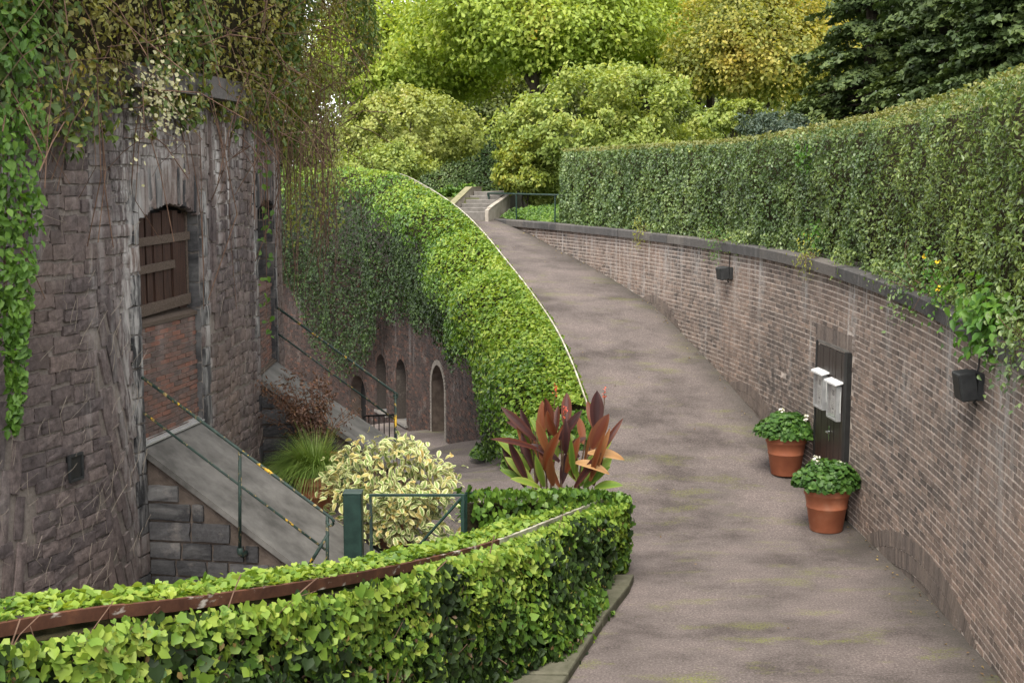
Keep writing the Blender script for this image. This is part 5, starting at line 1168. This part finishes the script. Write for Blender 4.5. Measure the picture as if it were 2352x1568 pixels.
n = 2400; z = 2.6 + rng.random(n) ** .8 * 4.7; wd = np.interp(z, [2.6, 3.1, 3.8, 4.5, 6, 7.5], [.03, .05, .1, .28, .36, .5]); th = -19.6 + (rng.random(n) - .45) * wd / TR * 57.3 * 1.5 + .5 * (vnoise(np.stack([z, z * 0, z * 0], 1), 1.4, 51) - .5)
X = pol(TC, TR + .12 + .35 * rng.random(n) * np.clip((z - 2) / 2, .15, 1), th, z); kp = vnoise(X, 2.4, 52) > .3; X = X[kp]
leaf_mesh('leaves', X, np.array([.9, -.7, .5]) + 0 * X, rng.uniform(.045, .095, len(X)), 'ovate', M['bright_vine'], bv, .5, .8)
q = MB()
for k in range(14): th = -19.6 + rng.normal(0, .7); pts = [pol(TC, TR + .1, th + rng.normal(0, .12), z_) for z_ in np.linspace(7.3, rng.uniform(2.6, 4), 7)]; q.tube(pts, .005, 4)
q.build('stems', M['twig'], bv)
tv = thing('trailing_vine', 'thin single vine strand with sparse leaves hanging between the two window bays', 'vine', pol(TC, TR + .1, -.9, 5))
pts = [pol(TC, TR + .12, -.9 + .25 * math.sin(z_ * 2), z_) for z_ in np.linspace(5.6, 2.9, 10)]; MB().tube(pts, .004, 4).build('stem', M['twig'], tv)
X = np.repeat(np.array(pts), 5, 0) + rng.normal(0, .05, (50, 3)) * [1, 1, 2]; leaf_mesh('leaves', X, np.array([.6, -1, .4]) + 0 * X, rng.uniform(.06, .1, 50), 'ovate', M['bright_vine'], tv, .5, .7)

# ================================================================== STEPS AND RAILING AT THE TOP OF THE RAMP
az = math.radians(17); fd = np.array([math.sin(az), math.cos(az), 0]); rt_ = np.array([math.cos(az), -math.sin(az), 0])
sr = at(1114, 496, 36.2); z0 = sr[2]; SW, RISE, TREAD = .95, .108, .36
steps = thing('garden_steps', 'short flight of worn grey steps with pale side walls at the top of the ramp', 'steps', sr - rt_ * SW / 2)
for k in range(6):
    c = sr - rt_ * SW / 2 + fd * (TREAD * k + 1.2) + UP * (RISE * (k + .5) - .2 - 0); MB().bevel_box(c - UP * .0, rt_ * (SW / 2 - .002 * k), fd * (1.2 - .001 * k), UP * (RISE / 2 + .2), .012).build('step', M['step'], steps)
for side, off in (('l', -SW - .11), ('r', .08)):
    o0 = sr + rt_ * off; q = MB(); Lr = TREAD * 6; w_ = .09 if side == 'l' else .05; h0, h1 = (.22, .22) if side == 'l' else (.2, .12)
    prof = [(-.15, -.4), (-.15, h0 - .02), (-.05, h0), (Lr * .8, RISE * 5 + h1), (Lr + .5, RISE * 5 + h1), (Lr + .5, -.4)] if side == 'l' else [(-.1, -.4), (-.1, h0 - .04), (.1, h0), (Lr * .9, RISE * 5 + h1 - .1), (Lr * .9, -.4)]
    m_ = len(prof); V = [o0 + rt_ * s_ * w_ + fd * a_ + UP * b_ for s_ in (-1, 1) for a_, b_ in prof]; q.add(V, [tuple(range(m_ - 1, -1, -1)), tuple(range(m_, 2 * m_))] + [(i, (i + 1) % m_, m_ + (i + 1) % m_, m_ + i) for i in range(m_)]); sw = q.build('side_wall', M['pale_concrete'], steps)
    V = [o0 + rt_ * s_ * (w_ + .012) + fd * a_ + UP * (b_ + d_) for a_, b_ in prof[2:-1] for s_, d_ in ((-1, .0), (-1, .03), (1, .03), (1, .0))]; nn = len(prof[2:-1])
    MB().add(V, [(i * 4 + j, i * 4 + (j + 1) % 4, i * 4 + 4 + (j + 1) % 4, i * 4 + 4 + j) for i in range(nn - 1) for j in range(4)] + [(3, 2, 1, 0), tuple((nn - 1) * 4 + j for j in range(4))]).build('wall_cap', M['moss_concrete'] if side == 'l' else M['pale_concrete'], sw)
pr = [on_cyl(u, 446, WC, 50.25) for u in (1123, 1186, 1275)]; rz = 4.28
fr = thing('garden_railing', 'dark green tube railing on the coping where the hedge ends, by the steps', 'railing', pol(WC, 50.25, pr[1][1], 3.5))
thr = np.linspace(pr[0][1], pr[2][1] - 1.2, 14); tp = [pol(WC, 50.25, a, rz) for a in thr]; d0 = nrm(tp[0] - tp[1]); MB().tube([tp[0] + d0 * .02 - UP * .08, tp[0] + d0 * .08 - UP * .06, tp[0] + d0 * .09 - UP * .02, tp[0] + d0 * .05] + tp, .024, 8).build('top_rail', M['green'], fr)
for _, a in pr: MB().tube([pol(WC, 50.25, a, rz), pol(WC, 50.25, a, 3.35)], .02, 8).build('post', M['green'], fr)

# ================================================================== PLANTS AND TREES OF THE UPPER GARDEN
def crown_points(c, r, n, k, seed, shell=.75, fill=.25, flat=0.0, wob=.28):
    """leaf positions gathered in clumps over an uneven ellipsoid"""
    c = np.asarray(c, float); r = np.asarray(r, float); d = nrm(rng.normal(0, 1, (k, 3))); d[:, 2] = np.where(d[:, 2] < -flat, d[:, 2] * .4, d[:, 2])
    rr = np.where(rng.random(k) < fill, rng.random(k) ** .5 * .7, shell + (1 - shell) * rng.random(k)) * (1 + wob * (vnoise(d * 1.6 + seed, 1, seed) - .5))
    cen = c + d * rr[:, None] * r; k_ = k; cr_ = np.mean(r) * rng.uniform(.14, .34, k) * (.55 if wob < .2 else 1); idx = rng.integers(0, k, n); q = nrm(rng.normal(0, 1, (n, 3))) * rng.random((n, 1)) ** .45
    X = cen[idx] + q * cr_[idx][:, None] * [1, 1, .75]; X += rng.normal(0, .05, X.shape) * np.mean(r) * .6; N = nrm(.35 * q + .6 * nrm((cen[idx] - c) / r) + UP * .7); return X, N, cen
def limbs(o, base, c, r, cen, rad, m=None, n=9):
    top = np.array([c[0], c[1], c[2] + r[2] * .35]); q = MB(); tr = [base, base + (top - base) * .4 + rng.normal(0, .12, 3) * [1, 1, 0], top]; q.tube(tr, [rad, rad * .7, rad * .25], 9)
    for k in range(n):
        e = cen[rng.integers(len(cen))]; f = rng.uniform(.25, .7); s_ = base + (top - base) * f; q.tube([s_, (s_ + e) / 2 + UP * .25 + rng.normal(0, .12, 3), e], [rad * .42, rad * .25, rad * .07], 6)
    q.build('trunk', m or M['bark'], o)
def ug(x, y):
    R = math.hypot(x - WC[0], y - WC[1]); return float(upper_z(np.array(R), np.array(10.0))) if R > 50.2 else 4.15
def plant(name, cat, label, u, v0, v1, hwpx, y, key, n, k, size, shape='quad', group=None, seed=1, depth=1.0, trunk=.06, sink=.2, tilt=.6, shell=.75, wob=.28):
    P1_, P0_ = at(u, v0, y), at(u, v1, y); rx = hwpx / 3000 * y; zt, zb = P1_[2], P0_[2]; c = np.array([P0_[0], y, (zt + zb) / 2]); r = np.array([rx, rx * depth, (zt - zb) / 2]); g = ug(c[0], y)
    o = thing(name, label, cat, (c[0], y, g - .05), group); X, N, cen = crown_points(c, r, n, k, seed, shell, wob=wob); kp = X[:, 2] > g; leaf_mesh('crown', X[kp], N[kp], rng.uniform(.7, 1.25, kp.sum()) * size, shape, M[key], o, tilt, .45)
    limbs(o, np.array([c[0], y, g - .15]), c, r, cen, trunk); return o
GS = 'shrubs of the upper garden'; GT = 'trees of the upper garden'
plant('rounded_bush', 'bush', 'large rounded olive bush with pale seed heads, left of the garden steps', 945, 205, 435, 165, 41.5, 'bush_brown', 22000, 210, .12, group=GS, seed=2, depth=.9, trunk=.07, shell=.86, wob=.14)
plant('rounded_bush', 'bush', 'broad domed light green bush rising behind the far end of the hedge', 1400, 155, 500, 255, 38.5, 'bush', 34000, 260, .125, 'ovate', GS, 3, .7, .08, shell=.86, wob=.14)
plant('yellow_bush', 'bush', 'narrow yellowing bush between the dark gap and the domed bush', 1212, 295, 500, 72, 37.6, 'bush_mix', 9000, 90, .11, 'ovate', GS, 4, .9, .04)
plant('low_shrub', 'shrub', 'low bright green shrub leaning out below the rounded olive bush', 870, 330, 450, 120, 39.0, 'bush', 7000, 80, .11, 'quad', GS, 5, .7, .04)
plant('low_shrub', 'shrub', 'low dark laurel beside the left side wall of the steps', 1055, 425, 475, 62, 39.2, 'ivy_mid', 4200, 60, .11, 'ovate', GS, 6, .8, .03)
plant('blue_shrub', 'shrub', 'small grey-blue shrub just above the middle of the hedge top', 1785, 262, 330, 100, 31.0, 'blue_shrub', 6500, 70, .1, 'slim', GS, 7, .8, .04)
plant('small_shrub', 'shrub', 'dull green shrub at the foot of the yellow tree, behind the hedge', 1690, 225, 330, 75, 35.0, 'bush', 5000, 60, .12, 'quad', GS, 8, .8, .04)
plant('low_shrub', 'shrub', 'leafy green shrub standing right behind the green tube railing', 1262, 405, 500, 58, 38.3, 'bush', 5200, 60, .11, 'ovate', GS, 12, .7, .03)
gc = thing('ground_cover', 'low glossy ground cover under the green railing beside the steps', 'plant', pol(WC, 50.7, 24, 3.5))
n = 6500; th = rng.uniform(22.0, 26.6, n); Rr = rng.uniform(50.28, 51.9, n); X = pol(WC, Rr, th, 3.5 + .15 * vnoise(np.stack([Rr, th, 0 * th], 1), 2.2, 61) + .28 * rng.random(n) * np.clip((Rr - 50.2) / .4, .2, 1) + .12 * np.clip(Rr - 51, 0, 2))
leaf_mesh('foliage', X, UP + np.array([-.4, -.6, 0]) + 0 * X, rng.uniform(.06, .095, n), 'ovate', M['ivy_mid'], gc, .5, .3)
# far hedge across the end of the lawn
bh = thing('far_hedge', 'dark straight clipped hedge closing the gap behind the steps', 'hedge', (-.6, 52.4, 4.2))
MB().aabb(-4.5, 3.2, 52.2, 53.4, 4.0, 6.25).build('core', M['core'], bh)
n = 9000; X = np.stack([rng.uniform(-4.5, 3.2, n), 52.1 + .1 * rng.random(n), rng.uniform(4.2, 6.4, n)], 1); leaf_mesh('foliage', X, np.array([0, -1, .4]) + 0 * X, rng.uniform(.08, .13, n), 'quad', M['hedge'], bh, .6, .2)
n = 2500; X = np.stack([rng.uniform(-4.5, 3.2, n), rng.uniform(52.1, 53.4, n), 6.38 + .03 * rng.random(n)], 1); leaf_mesh('top_foliage', X, UP + 0 * X, rng.uniform(.08, .12, n), 'quad', M['hedge_top'], bh, .4, 0)
# broadleaf trees
TR_ = [('maple_tree', 'large light green maple with some orange leaves, centre behind the domed bush', 1240, -190, 300, 330, 50, 'maple', 62000, 360, .175, .3),
       ('maple_tree', 'yellow-green maple left of the centre, rising behind the rounded olive bush', 930, 5, 330, 220, 55, 'maple', 44000, 300, .18, .26),
       ('maple_tree', 'light green maple right of the centre, next to the golden tree', 1500, -200, 330, 210, 57, 'maple', 42000, 300, .185, .26),
       ('golden_tree', 'golden yellow tree between the maples and the dark conifers', 1725, -80, 345, 195, 46, 'yellow_tree', 50000, 300, .145, .22),
       ('golden_tree', 'tall tree turning orange behind the golden one, near the top edge', 1640, -260, 200, 230, 64, 'yellow_tree', 22000, 200, .26, .28),
       ('green_tree', 'mid green tree behind the golden tree, filling the space before the conifers', 1850, -120, 380, 170, 58, 'bush', 22000, 200, .24, .24),
       ('shade_tree', 'dark full tree standing behind the conifers at the upper right', 2130, -260, 420, 330, 50, 'conifer', 30000, 260, .24, .3),
       ('green_tree', 'soft pale green tree low behind the domed bush', 1400, -40, 440, 260, 66, 'pale_tree', 26000, 240, .22, .24),
       ('green_tree', 'soft pale green tree filling the gap above the far hedge', 1120, 60, 440, 130, 66, 'pale_tree', 16000, 160, .2, .2),
       ('slender_tree', 'thin grey-green tree at the top edge just right of the tower creepers', 830, -200, 300, 120, 62, 'pale_tree', 12000, 170, .22, .2)]
for nm, lab, u, v0, v1, hw_, y, key, n_, k_, sz, tr in TR_:
    plant(nm, 'tree', lab, u, v0, v1, hw_, y, key, n_, k_, sz, 'ovate' if key == 'maple' else 'quad', GT, int(u) % 90, .8, tr, shell=.6)
fs = thing('far_trees', 'far pale belt of trees behind the maples', 'trees', (0, 88, 4.2)); fs['kind'] = 'stuff'
X_, N_, q = [], [], MB()
for k in range(18):
    x = -34 + k * 4.6 + rng.normal(0, 1.0); y = 84 + rng.normal(0, 5); c = np.array([x, y, 7.8 + rng.normal(0, .8)]); r = np.array([4.6, 4, 5.0 + rng.random() * 2.2]); X, N, cen = crown_points(c, r, 5200, 110, k, .6); X_.append(X); N_.append(N)
    q.tube([[x, y, 4], [x + .2, y, 9], [x, y, 14]], [.25, .18, .05], 7)
leaf_mesh('crown', np.vstack(X_), np.vstack(N_), rng.uniform(.3, .5, sum(map(len, X_))), 'quad', M['pale_tree'], fs, .6, .4); q.build('trunk', M['bark'], fs)
# conifers
def conifer(u, y, hwpx, ztop, label, n_tier, seed):
    P = at(u, 400, y); x = P[0]; g = ug(x, y); rx = hwpx / 3000 * y; o = thing('conifer', label, 'tree', (x, y, g - .05), 'dark conifers behind the hedge'); q = MB(); q.tube([[x, y, g - .1], [x, y, ztop]], [.2, .03], 8); X = []; N = []
    for z in np.linspace(g + .25, ztop - .2, n_tier):
        f = 1 - (z - g) / (ztop - g) * .95; nb = int(11 + 16 * f)
        for b in range(nb):
            a = rng.uniform(0, 6.28); L = rx * f ** .7 * rng.uniform(.7, 1.1); dr = np.array([math.cos(a), math.sin(a), 0]); sag = rng.uniform(.12, .32); zz = z + rng.normal(0, .12)
            pt = lambda s: np.array([x, y, zz]) + dr * L * s - UP * sag * L * s * s
            if b % 2 == 0: q.tube([pt(0), pt(.5), pt(.95)], [.035, .02, .006], 4, False)
            m_ = int(135 * (.4 + f)); s = rng.uniform(.22, 1, m_) ** .8; lat = rng.normal(0, .13, m_) * L * (1.15 - s) * 1.6; sd2 = np.array([-dr[1], dr[0], 0])
            for s_, l_ in zip(s, lat): X.append(pt(s_) + sd2 * l_ - UP * abs(l_) * .35 + rng.normal(0, .03, 3)); N.append(UP * .9 + dr * .5)
    q.build('trunk', M['bark'], o); X = np.array(X); leaf_mesh('needles', X, np.array(N), rng.uniform(.11, .2, len(X)), 'quad', M['conifer'], o, .45, .25)
conifer(1990, 34, 200, 17, 'dark green conifer next to the golden tree, leftmost of three', 22, 1)
conifer(2160, 31, 215, 18, 'dark green conifer with the dead pale twig, middle of three', 24, 2)
conifer(2340, 27, 230, 16, 'dark conifer at the right edge of the picture, nearest of three', 34, 3)
# a scatter of fallen leaves on the path
n = 260; th = rng.uniform(-5, 24, n); Rr = np.where(rng.random(n) < .8, 49.97 - np.abs(rng.normal(0, .12, n)), rng.uniform(47.1, 49.8, n)); X = pol(WC, Rr, th, ramp_z(th) + .018)
lf = leaf_mesh('fallen_leaves', X, UP + 0 * X, rng.uniform(.018, .045, n), 'ovate', M['litter'], None, .25, 0); tag(lf, 'scattered small fallen leaves lying on the asphalt ramp', 'leaves')
